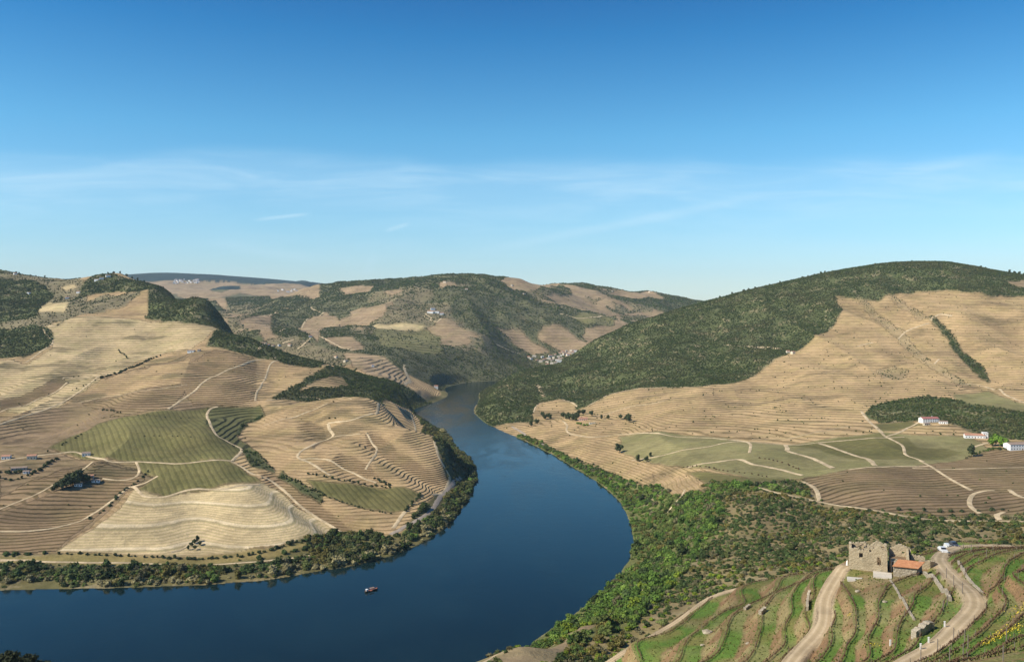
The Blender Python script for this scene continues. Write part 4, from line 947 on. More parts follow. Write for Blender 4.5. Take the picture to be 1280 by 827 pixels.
for lev in range(3, len(LV)-3):
    for off in (.10,):
        for ch in contours(Tn, lev+off):
            ok = (near_field(NTD, ch[:,0], ch[:,1]) > .6) & (near_field(SPURW, ch[:,0], ch[:,1]) > .6) & (ch[:,1] < 306) & (ch[:,1] > 118)
            uu_ = ch[:,0]/ch[:,1]*F+CU; ok &= (uu_ > 735) & (uu_ < 1400)
            ok &= np.maximum(np.abs(ch[:,0]-HOUSE[0]-1.5)/10.5, np.abs(ch[:,1]-HOUSE[1])/7.5) > 1.1
            cuts = np.split(np.arange(len(ch)), np.nonzero(np.diff(ok.astype(int)))[0]+1)
            for seg in cuts:
                if not ok[seg[0]] or len(seg) < 6: continue
                p_ = ch[seg]; L_ = np.concatenate([[0], np.cumsum(np.hypot(*np.diff(p_, axis=0).T))])
                if L_[-1] < 9: continue
                ss_ = np.arange(0, L_[-1], .8); p2 = np.stack([np.interp(ss_, L_, p_[:,0]), np.interp(ss_, L_, p_[:,1])], 1)
                for _ in range(4): p2[1:-1] = (p2[:-2]+p2[1:-1]+p2[2:])/3
                ROWSP.append(p2)
ROWSP.sort(key=lambda p: -len(p)); ROWSP = ROWSP[:84]
for p_ in ROWSP:
    mu = float(np.mean(p_[:,0]/p_[:,1]))*F+CU; my = float(np.mean(p_[:,1]))
    ln = 'long' if len(p_) > 60 else 'short'
    if mu < 900: lab = ln+' row of bare brown vines on the lower edge of the spur above the scrub'
    elif mu < 1030: lab = ln+' row of bare brown vines on the terraces left of the straight pale track'
    elif mu < 1170: lab = ln+' row of bare brown vines between the two tracks in front of the ruin'
    else: lab = ln+' row of bare brown vines on the terraces right of the curving track'
    vine_row(p_, lab)
print('vine rows', len(ROWSP))

def wall_strip(name, label, cat, pts, h, th, mat, d0=110, d1=340, group=None, base=-.4):
    w = [project(u, v, d0, d1) for u, v in pts]; P2 = catmull(w, .5) if len(w) > 2 else np.array([np.array(w[0])*(1-t)+np.array(w[1])*t for t in np.linspace(0, 1, max(3, int(math.dist(w[0], w[1])/.5)))])
    T = np.gradient(P2, axis=0); T /= np.linalg.norm(T, axis=1, keepdims=True)+1e-9; N = np.stack([-T[:,1], T[:,0]], 1)
    r = random.Random(len(P2)); V = []; Fc = []
    for k in range(len(P2)):
        z = float(ground_z(P2[k,0], P2[k,1])); hh = h*r.uniform(.82, 1.12); a = P2[k]+N[k]*th/2*r.uniform(.85,1.15); b = P2[k]-N[k]*th/2*r.uniform(.85,1.15)
        V += [(a[0],a[1],z+base),(a[0],a[1],z+hh),(b[0],b[1],z+hh*r.uniform(.95,1.03)),(b[0],b[1],z+base)]
        if k:
            j = 4*k-4
            for e in range(3): Fc.append((j+e, j+e+1, j+e+5, j+e+4))
    Fc += [(0,3,2,1), tuple(4*(len(P2)-1)+i for i in range(4))]
    m = MB(); m.add(V, Fc); o = m.build(name, mat); return tag(o, label, cat, group)
wall_strip('retaining_wall', 'thin pale stone kerb wall running downhill from the white slab beside the ruin', 'wall', [(1113,726),(1122,740),(1134,760),(1143,775)], .4, .4, m_stone2)
wall_strip('retaining_wall', 'long rough stone retaining wall stepping down right of the orange roofed lean-to', 'wall', [(1146,711),(1160,722),(1176,736),(1188,751)], .8, .6, m_stone2)
wall_strip('retaining_wall', 'tumbled block of pale dry stone wall above the lower end of the curving track', 'wall', [(1142,797),(1150,793),(1158,787),(1165,785)], 1.5, 1.2, m_stone2)
wall_strip('retaining_wall', 'short upright stone wall set in the terraces left of the straight track', 'wall', [(1009,763),(1010,752),(1012,742)], 1.1, .6, m_stone2)
wall_strip('retaining_wall', 'small square pale stone wall among the terraces well left of the tracks', 'wall', [(950,768),(956,763)], 1.1, .8, m_stone2)
wall_strip('retaining_wall', 'tiny white stone wall end at the left side of the terraces', 'wall', [(931,762),(937,758)], .8, .7, m_stone2)
wall_strip('retaining_wall', 'low rough stone wall along the outside of the curving track', 'wall', [(1198,702),(1205,714),(1214,728),(1228,742)], .5, .5, m_stone2)
def boulder(u, v, s, label, d0=110, d1=340, flat=.6, group=None):
    bm = bmesh.new(); bmesh.ops.create_icosphere(bm, subdivisions=2, radius=1); r = random.Random(int(u*7+v))
    for w in bm.verts: w.co *= 1+r.uniform(-.18,.18); w.co.z *= flat
    me = bpy.data.meshes.new('boulder'); bm.to_mesh(me); bm.free(); me.materials.append(m_stone2); o = bpy.data.objects.new('boulder', me); C.objects.link(o); o.location = at(u, v, d0, d1); o.scale = (s, s*.8, s)
    return tag(o, label, 'rock', group)
boulder(884, 790, 1.5, 'big pale rock outcrop on the terraces at the left edge of the spur')
boulder(1072, 739, .7, 'small pale rock on the grass below the white slab')
for k, (u, v) in enumerate([(935,804),(878,806),(1106,752)]): boulder(u, v, .6, 'small loose stone lying on the near vineyard terraces', group='loose stones on the terraces')
for k, (u, v) in enumerate([(868,628),(905,668),(1005,668),(925,700),(960,690),(872,700),(842,716),(1062,660),(985,640),(900,640),(1010,650)]): boulder(u, v, 1.9, 'pale rock showing through the scrub slope', 380, 1100, .5, 'pale rocks in the scrub')
for k, (u, v) in enumerate([(806,737),(812,735),(799,731),(792,735),(818,739)]): boulder(u, v, 2.4, 'flat cream rock in the little clearing near the river bank', 380, 1100, .35, 'cream rocks in the bank clearing')
mb = MB(); mb.box(-.16,.16,-.12,.12,-.2,1.3); mb.box(-.2,.2,-.16,.16,1.3,1.38); white_me = mb.mesh('white_post', m_postw)
for k, (u, v) in enumerate([(1181,783),(1161,803),(1151,811),(1113,806)]):
    o = bpy.data.objects.new('white_post', white_me); C.objects.link(o); o.location = at(u, v, 110, 340); o.scale = (.8,.8,.75); tag(o, 'short white post standing on the inner verge of the curving track', 'post', 'white verge posts')
mb = MB(); mb.tube([(0,0,-.2),(.03,.02,2.3)], [.09,.07], 6); mb.tube([(0,0,2.0),(.35,0,1.9)], [.03,.03], 4); wp_me = mb.mesh('wooden_post', m_post)
for k, (u, v) in enumerate([(1151,824),(1172,815),(1192,800),(1206,802),(1210,810),(1203,741),(1192,731),(1183,722),(1204,688),(1214,690),(1258,803),(1187,827),(1204,822),(1179,764),(1184,757),(1254,828),(1233,698)]):
    o = bpy.data.objects.new('wooden_post', wp_me); C.objects.link(o); o.location = at(u, v, 110, 340); tag(o, 'leaning grey wooden post beside the curving track', 'post', 'wooden posts beside the curving track')
# yellow flowers
m_yel = simple_mat('yellow_petals', (.66,.52,.05), .7, 3, .2)
m = MB(); r = random.Random(3)
for (a, b, n_, wd_) in [((1226,806),(1272,783),520,.55),((1262,776),(1290,752),150,1.6),((1085,808),(1098,806),25,.5),((1060,770),(1064,768),12,.3)]:
    p0, p1 = at(*a, 110, 340), at(*b, 110, 340)
    for k in range(n_):
        t_ = r.random(); p = p0.lerp(p1, t_)+Vector((r.gauss(0,wd_), r.gauss(0,wd_), 0)); p.z = float(ground_z(p.x, p.y))+r.uniform(.15,.5)
        s_ = r.uniform(.05,.13); d = Vector((r.gauss(0,.6), r.gauss(0,.6), 1)).normalized(); q_ = d.orthogonal().normalized(); w_ = d.cross(q_)
        m.add([p-q_*s_, p-w_*s_, p+q_*s_, p+w_*s_], [(0,1,2,3)])
tag(m.build('wildflowers', m_yel), 'bright yellow wildflowers on the grassy terrace at the right', 'flowers', kind='stuff')
# grass tufts on the spur
m_tuft = NT('grass_blades'); tt = m_tuft; m_tuft = tt.fin(tt.mix(tt.ramp(tt.noise(.35,3,.6), .4, .62), (.10,.155,.03), (.20,.17,.07)), .8, .1)
m = MB(); r = random.Random(8); cnt = 0
while cnt < 9000:
    d_ = math.exp(r.uniform(math.log(120), math.log(300))); u_ = r.uniform(760, 1300); x_ = (u_-CU)/F*d_
    if near_field(NTD, np.array([x_]), np.array([d_]))[0] < .5 or near_field(SPURW, np.array([x_]), np.array([d_]))[0] < .6: cnt += 1; continue
    z_ = float(ground_z(x_, d_)); cnt += 1
    for k in range(3):
        a_ = r.uniform(0, 6.28); c_, s_ = math.cos(a_)*.16, math.sin(a_)*.16; h_ = r.uniform(.12,.38)
        m.add([(x_-c_, d_-s_, z_-.03), (x_+c_, d_+s_, z_-.03), (x_+c_*.4+r.uniform(-.1,.1), d_+s_*.4, z_+h_), (x_-c_*.7, d_-s_*.7+r.uniform(-.1,.1), z_+h_*.8)], [(0,1,2,3)])
tag(m.build('grass', m_tuft), 'tufts of green and dry grass over the near vineyard terraces', 'grass', kind='stuff')

# ---------------------------------------------------------------- THE RUINED FARMHOUSE
def masonry(M_, p0, p1, top, holes=(), th=.6, cell=.3, seed=1, hmax=10):
    """a rough stone wall from p0 to p1 (local xy) with a ragged top and openings, as a jittered shell of cells"""
    p0 = Vector((*p0, 0)); p1 = Vector((*p1, 0)); L_ = (p1-p0).length; ax_ = (p1-p0)/L_; nr = Vector((-ax_.y, ax_.x, 0))
    ns = max(2, round(L_/cell)); nz = int(hmax/cell); r = random.Random(seed); rag = [r.uniform(-.16,.16) for _ in range(ns)]
    fill = [[(k+.5)*cell < top((i+.5)*cell*L_/(ns*cell))+rag[i] and not any(h[0] < (i+.5)*L_/ns < h[1] and h[2] < (k+.5)*cell < h[3] for h in holes) for k in range(nz)] for i in range(ns)]
    idv = {}; V = []; Fc = []
    def vid(i, s, k):
        if (i,s,k) not in idv:
            idv[(i,s,k)] = len(V); V.append(p0+ax_*(i*L_/ns+r.uniform(-.04,.04))+nr*(s*th+r.uniform(-.035,.035))+Vector((0,0,k*cell+r.uniform(-.04,.04)-(.5 if k == 0 else 0))))
        return idv[(i,s,k)]
    g = lambda i, k: 0 <= i < ns and 0 <= k < nz and fill[i][k]
    for i in range(ns):
        for k in range(nz):
            if not fill[i][k]: continue
            Fc.append((vid(i,0,k), vid(i+1,0,k), vid(i+1,0,k+1), vid(i,0,k+1))); Fc.append((vid(i+1,1,k), vid(i,1,k), vid(i,1,k+1), vid(i+1,1,k+1)))
            if not g(i-1,k): Fc.append((vid(i,1,k), vid(i,0,k), vid(i,0,k+1), vid(i,1,k+1)))
            if not g(i+1,k): Fc.append((vid(i+1,0,k), vid(i+1,1,k), vid(i+1,1,k+1), vid(i+1,0,k+1)))
            if not g(i,k+1): Fc.append((vid(i,0,k+1), vid(i+1,0,k+1), vid(i+1,1,k+1), vid(i,1,k+1)))
    M_.add(V, Fc)
ruin = empty('ruined_farmhouse', (HOUSE[0]+.2, HOUSE[1]-1.0, HOUSE[2]-.05), math.radians(-22)); ruin.scale = (1, 1, .76); tag(ruin, 'roofless two storey stone farmhouse in ruins at the end of the straight track', 'ruin')
lin = lambda *pts: (lambda s: float(np.interp(s, [p[0] for p in pts], [p[1] for p in pts])))
m = MB(); masonry(m, (-7.4,-3.2), (1.5,-3.2), lin((0,6.8),(2.4,7.3),(2.6,6.9),(3.6,6.7),(3.9,7.7),(5.4,7.6),(6.1,7.9),(7.2,8.9),(7.9,7.6),(8.9,7.0)), [(2.4,3.4,4.3,5.6),(6.5,7.5,2.4,4.9),(4.6,5.2,6.3,7.2)], seed=1, hmax=9.5)
m.build('front_wall', m_stone, ruin)
m = MB(); masonry(m, (-7.4,4.6), (-7.4,-2.6), lin((0,6.3),(3.6,7.6),(7.2,6.7)), [(2.6,3.4,4.2,5.2)], seed=2, hmax=9); m.build('side_wall', m_stone, ruin)
m = MB(); masonry(m, (1.5,4.6), (-7.4,4.6), lin((0,6.6),(2.2,7.8),(4,6.0),(5.2,7.0),(8.9,6.2)), [(2.0,3.0,3.8,5.4),(6,7,4,5.4)], seed=3, hmax=9); m.build('back_wall', m_stone, ruin)
m = MB(); masonry(m, (1.5,-3.2), (1.5,4.6), lin((0,7.3),(2.0,5.2),(3.5,4.6),(5.5,7.2),(7.8,6.9)), [(1.2,2.2,3.0,4.4)], seed=4, hmax=9); m.build('cross_wall', m_stone, ruin)
m = MB(); masonry(m, (-3.4,-2.6), (-3.4,4.6), lin((0,6.2),(3.2,5.2),(7,6.4)), [], seed=14, hmax=9, th=.45); m.build('inner_wall', m_stone, ruin)
m = MB(); masonry(m, (2.1,-1.6), (5.6,-1.6), lin((0,4.3),(3.5,3.8)), [(.5,2.6,0,3.3)], seed=5, hmax=6); m.build('porch_wall', m_stone, ruin)
m = MB(); masonry(m, (2.1,3.8), (7.2,3.8), lin((0,5.6),(2.6,7.6),(5.1,6.2)), [(3.0,3.6,4.4,5.2)], seed=6, hmax=9); m.build('gable_wall', m_stone, ruin)
m = MB(); masonry(m, (6.6,-1.6), (6.6,3.8), lin((0,3.6),(2.4,4.8),(5.4,6.2)), [(1.2,2.0,2.2,3.3)], seed=7, hmax=8); m.build('yard_wall', m_stone, ruin)
m = MB(); masonry(m, (7.2,3.2), (11.6,3.6), lin((0,4.6),(2.5,4.3),(4.4,3.0)), [(.9,1.9,1.6,3.1),(.5,.95,3.5,4.0),(3.2,4.2,3.0,3.6)], seed=8, hmax=6); m.build('outhouse_wall', m_stone, ruin)
m = MB(); masonry(m, (11.6,3.6), (13.5,6.2), lin((0,3.0),(4.6,1.0)), [], seed=9, hmax=5); m.build('outhouse_wall', m_stone, ruin)
m_wood = simple_mat('old_timber', (.22,.15,.09), .9, 3, .4); m_void = simple_mat('dark_interior', (.02,.018,.015), .95, 1, .2)
m = MB()
for (a, b) in [((-6.9,-2.6,6.2),(-4.0,2.5,6.9)),((-5.6,-2.5,6.3),(-1.6,3.8,5.6)),((-2.5,-2.6,6.9),(.9,3.9,6.1)),((-6.8,.5,5.0),(.9,.8,5.2))]: m.tube([a, b], .14, 5)
m.build('fallen_beam', m_wood, ruin)
m = MB(); m.box(-.85,-.73,-3.27,-2.7,2.4,4.9); m.box(-.4,-.28,-3.27,-2.7,2.4,4.9); m.box(-1,0,-3.27,-2.7,3.6,3.75); m.build('window_bars', m_wood, ruin)
m = MB(); m.box(2.45,2.65,-1.75,-1.45,0,3.45); m.box(4.75,4.95,-1.75,-1.45,0,3.45); m.box(2.3,5.1,-1.78,-1.42,3.45,3.7); m.build('door_frame', simple_mat('pale_lintel', (.50,.46,.38), .9, 2, .2), ruin)
m = MB(); m.box(2.3,6.4,-1.0,3.6,3.3,3.45); m.build('porch_floor', m_wood, ruin)
# lean-to with its orange tiled roof
lt = empty('lean_to_shed', (HOUSE[0]+.2+3.4*.927-5.6*.375, HOUSE[1]-1.0-3.4*.375-5.6*.927, HOUSE[2]-.2), math.radians(-22)); tag(lt, 'low stone lean-to shed with a bright orange tiled roof in front of the ruin', 'shed')
m = MB(); masonry(m, (-.6,0), (4.6,0), lambda s: 2.7, [], seed=21, hmax=3.2); masonry(m, (4.6,0), (6.0,4.2), lambda s: 2.7+s*.22, [(1.2,1.9,.6,1.6)], seed=22, hmax=4.2); masonry(m, (-.3,3.2), (-.6,.6), lambda s: 3.2-s*.2, [], seed=23, hmax=4.2); m.build('stone_wall', m_stone2, lt)
t = NT('orange_tiles'); wv = t.n('ShaderNodeTexWave', wave_type='BANDS', bands_direction='X'); wv.inputs['Scale'].default_value = 1.6; t.l(t.obj(), wv.inputs['Vector']); t.bump(wv.outputs['Fac'], .08, .7)
m_tile = t.fin(t.mix(t.ramp(t.noise(1.2,4,.65,t.obj()), .3, .7), (.46,.19,.09), (.62,.30,.15)), .85, .15)
def slab(m, pts, th):
    n_ = len(pts); V = [Vector(p) for p in pts]; nr = (V[1]-V[0]).cross(V[2]-V[0]).normalized()*th; m.add(V+[v+nr for v in V], [tuple(range(n_-1,-1,-1)), tuple(range(n_, 2*n_))]+[(i, (i+1) % n_, n_+(i+1) % n_, n_+i) for i in range(n_)])
m = MB(); slab(m, [(-.9,-.4,2.72),(4.9,-.4,2.72),(6.6,3.4,3.5),(.6,3.4,3.5)], .14); m.build('roof', m_tile, lt)
m_conc = simple_mat('pale_concrete', (.54,.49,.41), .9, .8, .12)
def padslab(label, u, v, w_, d_, h_, rz, name='concrete_slab'):
    m = MB(); r = random.Random(int(u)); m.box(-w_/2,w_/2,-d_/2,d_/2,-1.2,h_)
    o = m.build(name, m_conc, loc=at(u, v, 110, 340), rz=rz); return tag(o, label, 'slab')
padslab('pale concrete slab leading up to the doorway of the ruin', 1103, 719, 4.2, 4.6, .3, -.4); padslab('smaller rounded pale slab at the left corner of the ruin', 1069, 724, 3.6, 2.8, .2, -.3)
m = MB(); m.tube([(0,0,0),(0,0,.9)], [.32,.24], 7); m.tube([(0,0,.9),(.05,0,1.3)], [.24,.05], 7); tag(m.build('marker_stone', m_postw, loc=at(1059,706,110,340)), 'small white marker stone at the left corner of the ruin', 'stone')
m = MB(); m.box(-3.2,3.2,-.09,.09,0,.12); m.box(-3.2,-3.0,-.05,.05,-1,0); m.box(3.0,3.2,-.05,.05,-1,0); 
# ---------------------------------------------------------------- PARKED VEHICLES
def paint(name, col): 
    t = NT(name); t.b.inputs['Coat Weight'].default_value = .3; return t.fin(t.mix(t.ramp(t.noise(1.5,3,.6,t.obj()),.3,.7), tuple(a*.9 for a in col), col), .35, .5)
m_white = paint('white_paint', (.66,.66,.64)); m_dkp = paint('dark_paint', (.05,.055,.07)); m_glass = simple_mat('dark_glass', (.02,.025,.03), .12, 1, .1, .6); m_tyre = simple_mat('tyre_rubber', (.02,.02,.02), .9, 4, .2); m_rim = simple_mat('wheel_rim', (.45,.45,.46), .4, 4, .1, .5)
def car(name, label, cat, loc, rz, mat, van=False):
    o = empty(name, loc, rz); tag(o, label, cat)
    L_, Wd = (4.9, .95) if van else (4.1, .85)
    prof = [(-L_/2,.35),(-L_/2,.95),(-L_/2+.15,1.9),(L_/2-1.3,1.95),(L_/2-.5,1.15),(L_/2,.95),(L_/2,.35)] if van else [(-L_/2,.35),(-L_/2,.85),(-L_/2+.35,.98),(-L_/2+.85,1.42),(L_/2-1.75,1.45),(L_/2-1.05,.98),(L_/2-.15,.85),(L_/2,.35)]
    m = MB(); n_ = len(prof); V = []
    for s, k in ((-1,1),(1,1)):
        for (a, z) in prof: V.append((a, s*Wd*(.84 if z > 1.1 else 1), z))
    m.add(V, [tuple(range(n_-1,-1,-1)), tuple(range(n_,2*n_))]+[(i,(i+1)%n_,n_+(i+1)%n_,n_+i) for i in range(n_)])
    b = m.build('body', mat, o); bv = b.modifiers.new('bevel','BEVEL'); bv.width = .07; bv.segments = 2
    m = MB()
    if van: m.box(L_/2-1.9,L_/2-1.25,-Wd*.9,Wd*.9,1.2,1.7); slab(m, [(L_/2-1.22,-.72,1.9),(L_/2-1.22,.72,1.9),(L_/2-.56,.76,1.25),(L_/2-.56,-.76,1.25)], .03)
    else:
        m.box(-L_/2+.95,L_/2-1.85,-Wd*.885,Wd*.885,1.03,1.32); slab(m, [(L_/2-1.70,-.66,1.42),(L_/2-1.70,.66,1.42),(L_/2-1.10,.74,1.03),(L_/2-1.10,-.74,1.03)], .03); slab(m, [(-L_/2+.40,-.74,1.04),(-L_/2+.40,.74,1.04),(-L_/2+.80,.66,1.38),(-L_/2+.80,-.66,1.38)], .03)
    m.build('window', m_glass, o)
    for sx in (-L_*.31, L_*.31):
        for sy in (-1, 1):
            m = MB(); m.tube([(sx, sy*(Wd-.2), .33),(sx, sy*(Wd+.02), .33)], .33, 12); w = m.build('wheel', m_tyre, o); m = MB(); m.tube([(sx, sy*(Wd+.0), .33),(sx, sy*(Wd+.035), .33)], .19, 10); m.build('rim', m_rim, w)
    for sy in (-.6, .6): m = MB(); m.box(L_/2-.06,L_/2+.02,sy-.15,sy+.15,.66,.80); m.build('headlight', m_postw, o)
    return o
def gpos(u, d, dz=.0): x_ = (u-CU)/F*d; return Vector((x_, d, float(ground_z(x_, d))+dz))
car('parked_car', 'small white car nearest the ruin on the pale yard at the track end', 'car', gpos(1178.5, 247), math.radians(262), m_white)
car('parked_van', 'white van parked at the far end of the yard', 'van', gpos(1187, 270), math.radians(265), m_white, True)
car('parked_car', 'dark car standing right beside the white van', 'car', gpos(1192.5, 268), math.radians(265), m_dkp)

# ---------------------------------------------------------------- HOUSES
m_wht = simple_mat('whitewash', (.80,.79,.76), .85, .15, .08); m_crm = simple_mat('cream_render', (.66,.58,.45), .85, .15, .12); m_grey = simple_mat('grey_stone_wall', (.42,.38,.33), .9, .3, .3)
m_rt = simple_mat('terracotta_roof', (.44,.23,.15), .85, .4, .3); m_rd = simple_mat('dark_red_roof', (.36,.15,.13), .85, .4, .25); m_dull = simple_mat('weathered_render', (.50,.45,.38), .9, .2, .2); m_rg = simple_mat('brown_roof', (.30,.22,.17), .85, .4, .25); m_door = simple_mat('painted_door', (.16,.10,.07), .7, 2, .2)
def house(label, pos, w_, d_, h_, rz=0.0, wm_=None, rm=None, ridge=1.6, wins=3, floors=1, group=None, chim=False, cat='house', name='house', flat=False, door=True, simple=False):
    wm_ = wm_ or m_wht; rm = rm or m_rt
    o = empty(name, pos, rz); tag(o, label, cat, group)
    m = MB(); m.box(-w_/2,w_/2,-d_/2,d_/2,-2.5,h_)
    if not flat: m.add([(-w_/2,-d_/2,h_),(-w_/2,d_/2,h_),(-w_/2,0,h_+ridge),(w_/2,-d_/2,h_),(w_/2,d_/2,h_),(w_/2,0,h_+ridge)], [(0,2,1),(3,4,5)])
    m.build('wall', wm_, o)
    m = MB(); e = .35
    if flat: m.box(-w_/2-e,w_/2+e,-d_/2-e,d_/2+e,h_,h_+.3)
    else:
        s = ridge/(d_/2); zo = h_-e*s
        slab(m, [(-w_/2-e,-d_/2-e,zo+.02),(w_/2+e,-d_/2-e,zo+.02),(w_/2+e,0,h_+ridge+.02),(-w_/2-e,0,h_+ridge+.02)], .18); slab(m, [(w_/2+e,d_/2+e,zo+.02),(-w_/2-e,d_/2+e,zo+.02),(-w_/2-e,0,h_+ridge+.02),(w_/2+e,0,h_+ridge+.02)], .18)
    rf = m.build('roof', rm, o)
    if chim: m = MB(); m.box(w_*.2,w_*.2+.7,.3,1.0,h_+ridge*.4,h_+ridge+1.1); m.box(w_*.2-.1,w_*.2+.8,.2,1.1,h_+ridge+1.1,h_+ridge+1.25); m.build('chimney', wm_, rf)
    if simple: return o
    fh = h_/floors
    for f_ in range(floors):
        for k in range(wins):
            x_ = -w_/2+(k+.5)*w_/wins; isd = door and f_ == 0 and k == wins//2
            m = MB()
            if isd: m.box(x_-.6,x_+.6,-d_/2-.06,-d_/2+.02,0,2.1); m.build('door', m_door, o)
            else: m.box(x_-.55,x_+.55,-d_/2-.05,-d_/2+.02,f_*fh+.9,f_*fh+2.2); m.build('window', m_glass, o)
    for sx in (-1, 1): m = MB(); m.box(sx*w_/2-.05,sx*w_/2+.05,-.5,.5,h_*.35,h_*.35+1.2); m.build('window', m_glass, o)
    return o
P_ = lambda u, v, d0=900, d1=2700: at(u, v, d0, d1)
house('large white quinta house with dark red roof at the edge of the wood', P_(1161,527), 27, 12, 5.5, .12, m_wht, m_rd, 2.4, 7, 2, chim=True)
house('low white annex joined behind the large white quinta house', P_(1179,529), 12, 7, 3.2, -.35, m_wht, m_rg, 1.0, 4)
house('tiny cream shed below the large white quinta house', P_(1158,531), 9, 5, 2.6, .1, m_crm, m_rg, .8, 3)
house('long white farm building with an orange red roof below the wood', P_(1218,547), 26, 8, 4.0, -.22, m_wht, m_rt, 2.2, 7)
house('white square tower at the end of the long orange roofed farm building', P_(1231,547), 6.5, 7, 7.5, -.2, m_wht, m_wht, .4, 2, 2, flat=True)
house('small red walled shed between green trees and the big white building', P_(1253,553), 7, 5, 3, 0, simple_mat('red_render', (.50,.25,.18), .85, .2, .15), m_rd, 1.0, 2)
house('big white two storey building with grey roof at the right edge', P_(1272,561), 30, 14, 7.0, .10, m_wht, m_rg, 2.0, 8, 2)
house('lone white farmhouse on the brow of the left hill', P_(239,440), 14, 7, 3.6, .05, m_wht, m_rg, 1.4, 4)
house('small grey outbuilding beside the lone white farmhouse', P_(249,439), 6, 5, 4, .05, m_grey, m_rg, 1.0, 2)
house('pink walled farmhouse with red tiled roof among trees on the right bank', P_(729,525), 17, 9, 4.2, .0, simple_mat('pink_render', (.62,.42,.34), .85, .2, .12), m_rt, 2.0, 4)
house('low white pool house on the lawn beside the pink farmhouse', P_(741,529), 14, 5, 1.2, .1, simple_mat('pale_green_render', (.55,.62,.52), .8, .2, .1), m_crm, .3, 3, flat=True, door=False)
house('small white cottage under trees in the lower left vineyard', P_(98,607), 8, 5, 3.0, .3, m_wht, m_rg, 1.2, 3)
house('second white cottage to the right of the trees in the lower left vineyard', P_(120,602), 9, 5, 2.6, .25, m_wht, m_rg, .8, 3)
house('small stone barn beside the cottage in the lower left vineyard', P_(114,597), 6, 5, 3.2, .25, m_grey, m_rt, 1.0, 2)
house('white farmhouse beside the pale track at the edge of the green fields', P_(108,569), 10, 6, 3.6, .35, m_wht, m_rg, 1.4, 3)
house('cream farmhouse by the track junction on the far left', P_(40,573), 11, 7, 4.2, .3, m_crm, m_rt, 1.6, 3)
house('long low stone barn in the far left farm', P_(24,587), 18, 6, 3.0, .35, m_grey, m_rg, 1.2, 4)
house('small red roofed house at the far left edge', P_(8,573), 10, 7, 3.6, .2, m_wht, m_rt, 1.5, 3)
house('white shed below the barn in the far left farm', P_(33,591), 7, 5, 2.6, .2, m_wht, m_rg, .8, 2)
# across the river bend
Q_ = lambda u, v: at(u, v, 2000, 5600)
house('white riverside house on the little headland at the river bend', Q_(545,485), 12, 8, 7, .1, m_wht, m_rt, 1.8, 3, 2)
for k, (u, v, w_) in enumerate([(538,391,26),(546,391,20),(552,393,16),(541,387,18)]): house('white farm building high on the wooded hill', Q_(u, v), w_, 10, 7, .15*k-.2, m_wht, m_rg if k % 2 else m_rt, 2, 3, 2, group='white farm buildings on the wooded hill', simple=True)
for k, (u, v) in enumerate([(330,436),(335,432),(341,433),(349,432),(362,432),(388,421),(432,452),(466,458),(420,447)]): house('small pale farmhouse in the side valley behind the dark spur', Q_(u, v), 11, 8, 4.5, k*.7, m_wht if k % 2 else m_crm, m_rt if k % 3 else m_rg, 1.6, 2, group='farmhouses in the side valley', simple=True)
r = random.Random(4)
vill = [(661,447),(664,449),(668,446),(671,451),(676,452),(678,447),(681,450),(684,453),(686,449),(688,446),(690,451),(692,448),(694,444),(696,451),(698,447),(700,442),(701,449),(703,445),(704,440),(706,443),(708,440),(710,444),(712,441),(714,439),(716,442),(719,440),(690,455),(684,456),(695,454),(699,453)]
for k, (u, v) in enumerate(vill): house('white village house with a low roof beside the river behind the wooded spur', Q_(u, v), r.uniform(8,17), r.uniform(6,9), r.uniform(3.5,6.5), r.uniform(-.5,.5), [m_dull,m_wht,m_dull,m_crm][k % 4], [m_rt,m_rg,m_dull][k % 3], 2, 3, group='houses of the riverside village', simple=True)
def farv(n_, u0, u1, v0, v1, lab, grp, sz, d0=5000):
    for k in range(n_):
        house(lab, at(r.uniform(u0,u1), r.uniform(v0,v1), d0, 15500), sz*r.uniform(.7,1.6), sz*.7, sz*r.uniform(.35,.8), r.uniform(-.6,.6), m_wht, [m_rt,m_rg][k % 2], sz*.12, 2, group=grp, simple=True)
farv(46, 217, 249, 349.5, 354.5, 'tiny white house of the hilltop village on the far plateau', 'houses of the far hilltop village', 15)
farv(16, 346, 392, 362, 365.5, 'tiny white house strung along the far road on the plateau', 'houses along the far plateau road', 14)
for k, (u, v) in enumerate([(121,351),(127,349),(135,346)]): house('white house among trees on the crest of the left hill', at(u, v, 2200, 3300), 13, 9, 5, .3*k, m_wht, m_rg, 1.6, 3, group='white houses on the left crest', simple=True)
for k, (u, v) in enumerate([(98,366),(84,373),(19,343),(36,367)]): house('small white house on the upper left slopes', at(u, v, 2000, 3300), 10, 7, 4, .5*k, m_wht, m_rt, 1.4, 3, group='small houses on the upper left slopes', simple=True)
for k, (u, v) in enumerate([(985,441),(991,442),(655,368),(640,357),(765,364),(778,362),(812,365),(556,353),(583,362)]): house('small pale building high on the hills across the valley', at(u, v, 1700, 6500), 14 if u < 900 else 8, 8, 5, .4*k, m_crm, m_rt, 1.6, 3, group='pale buildings high on the hills', simple=True)

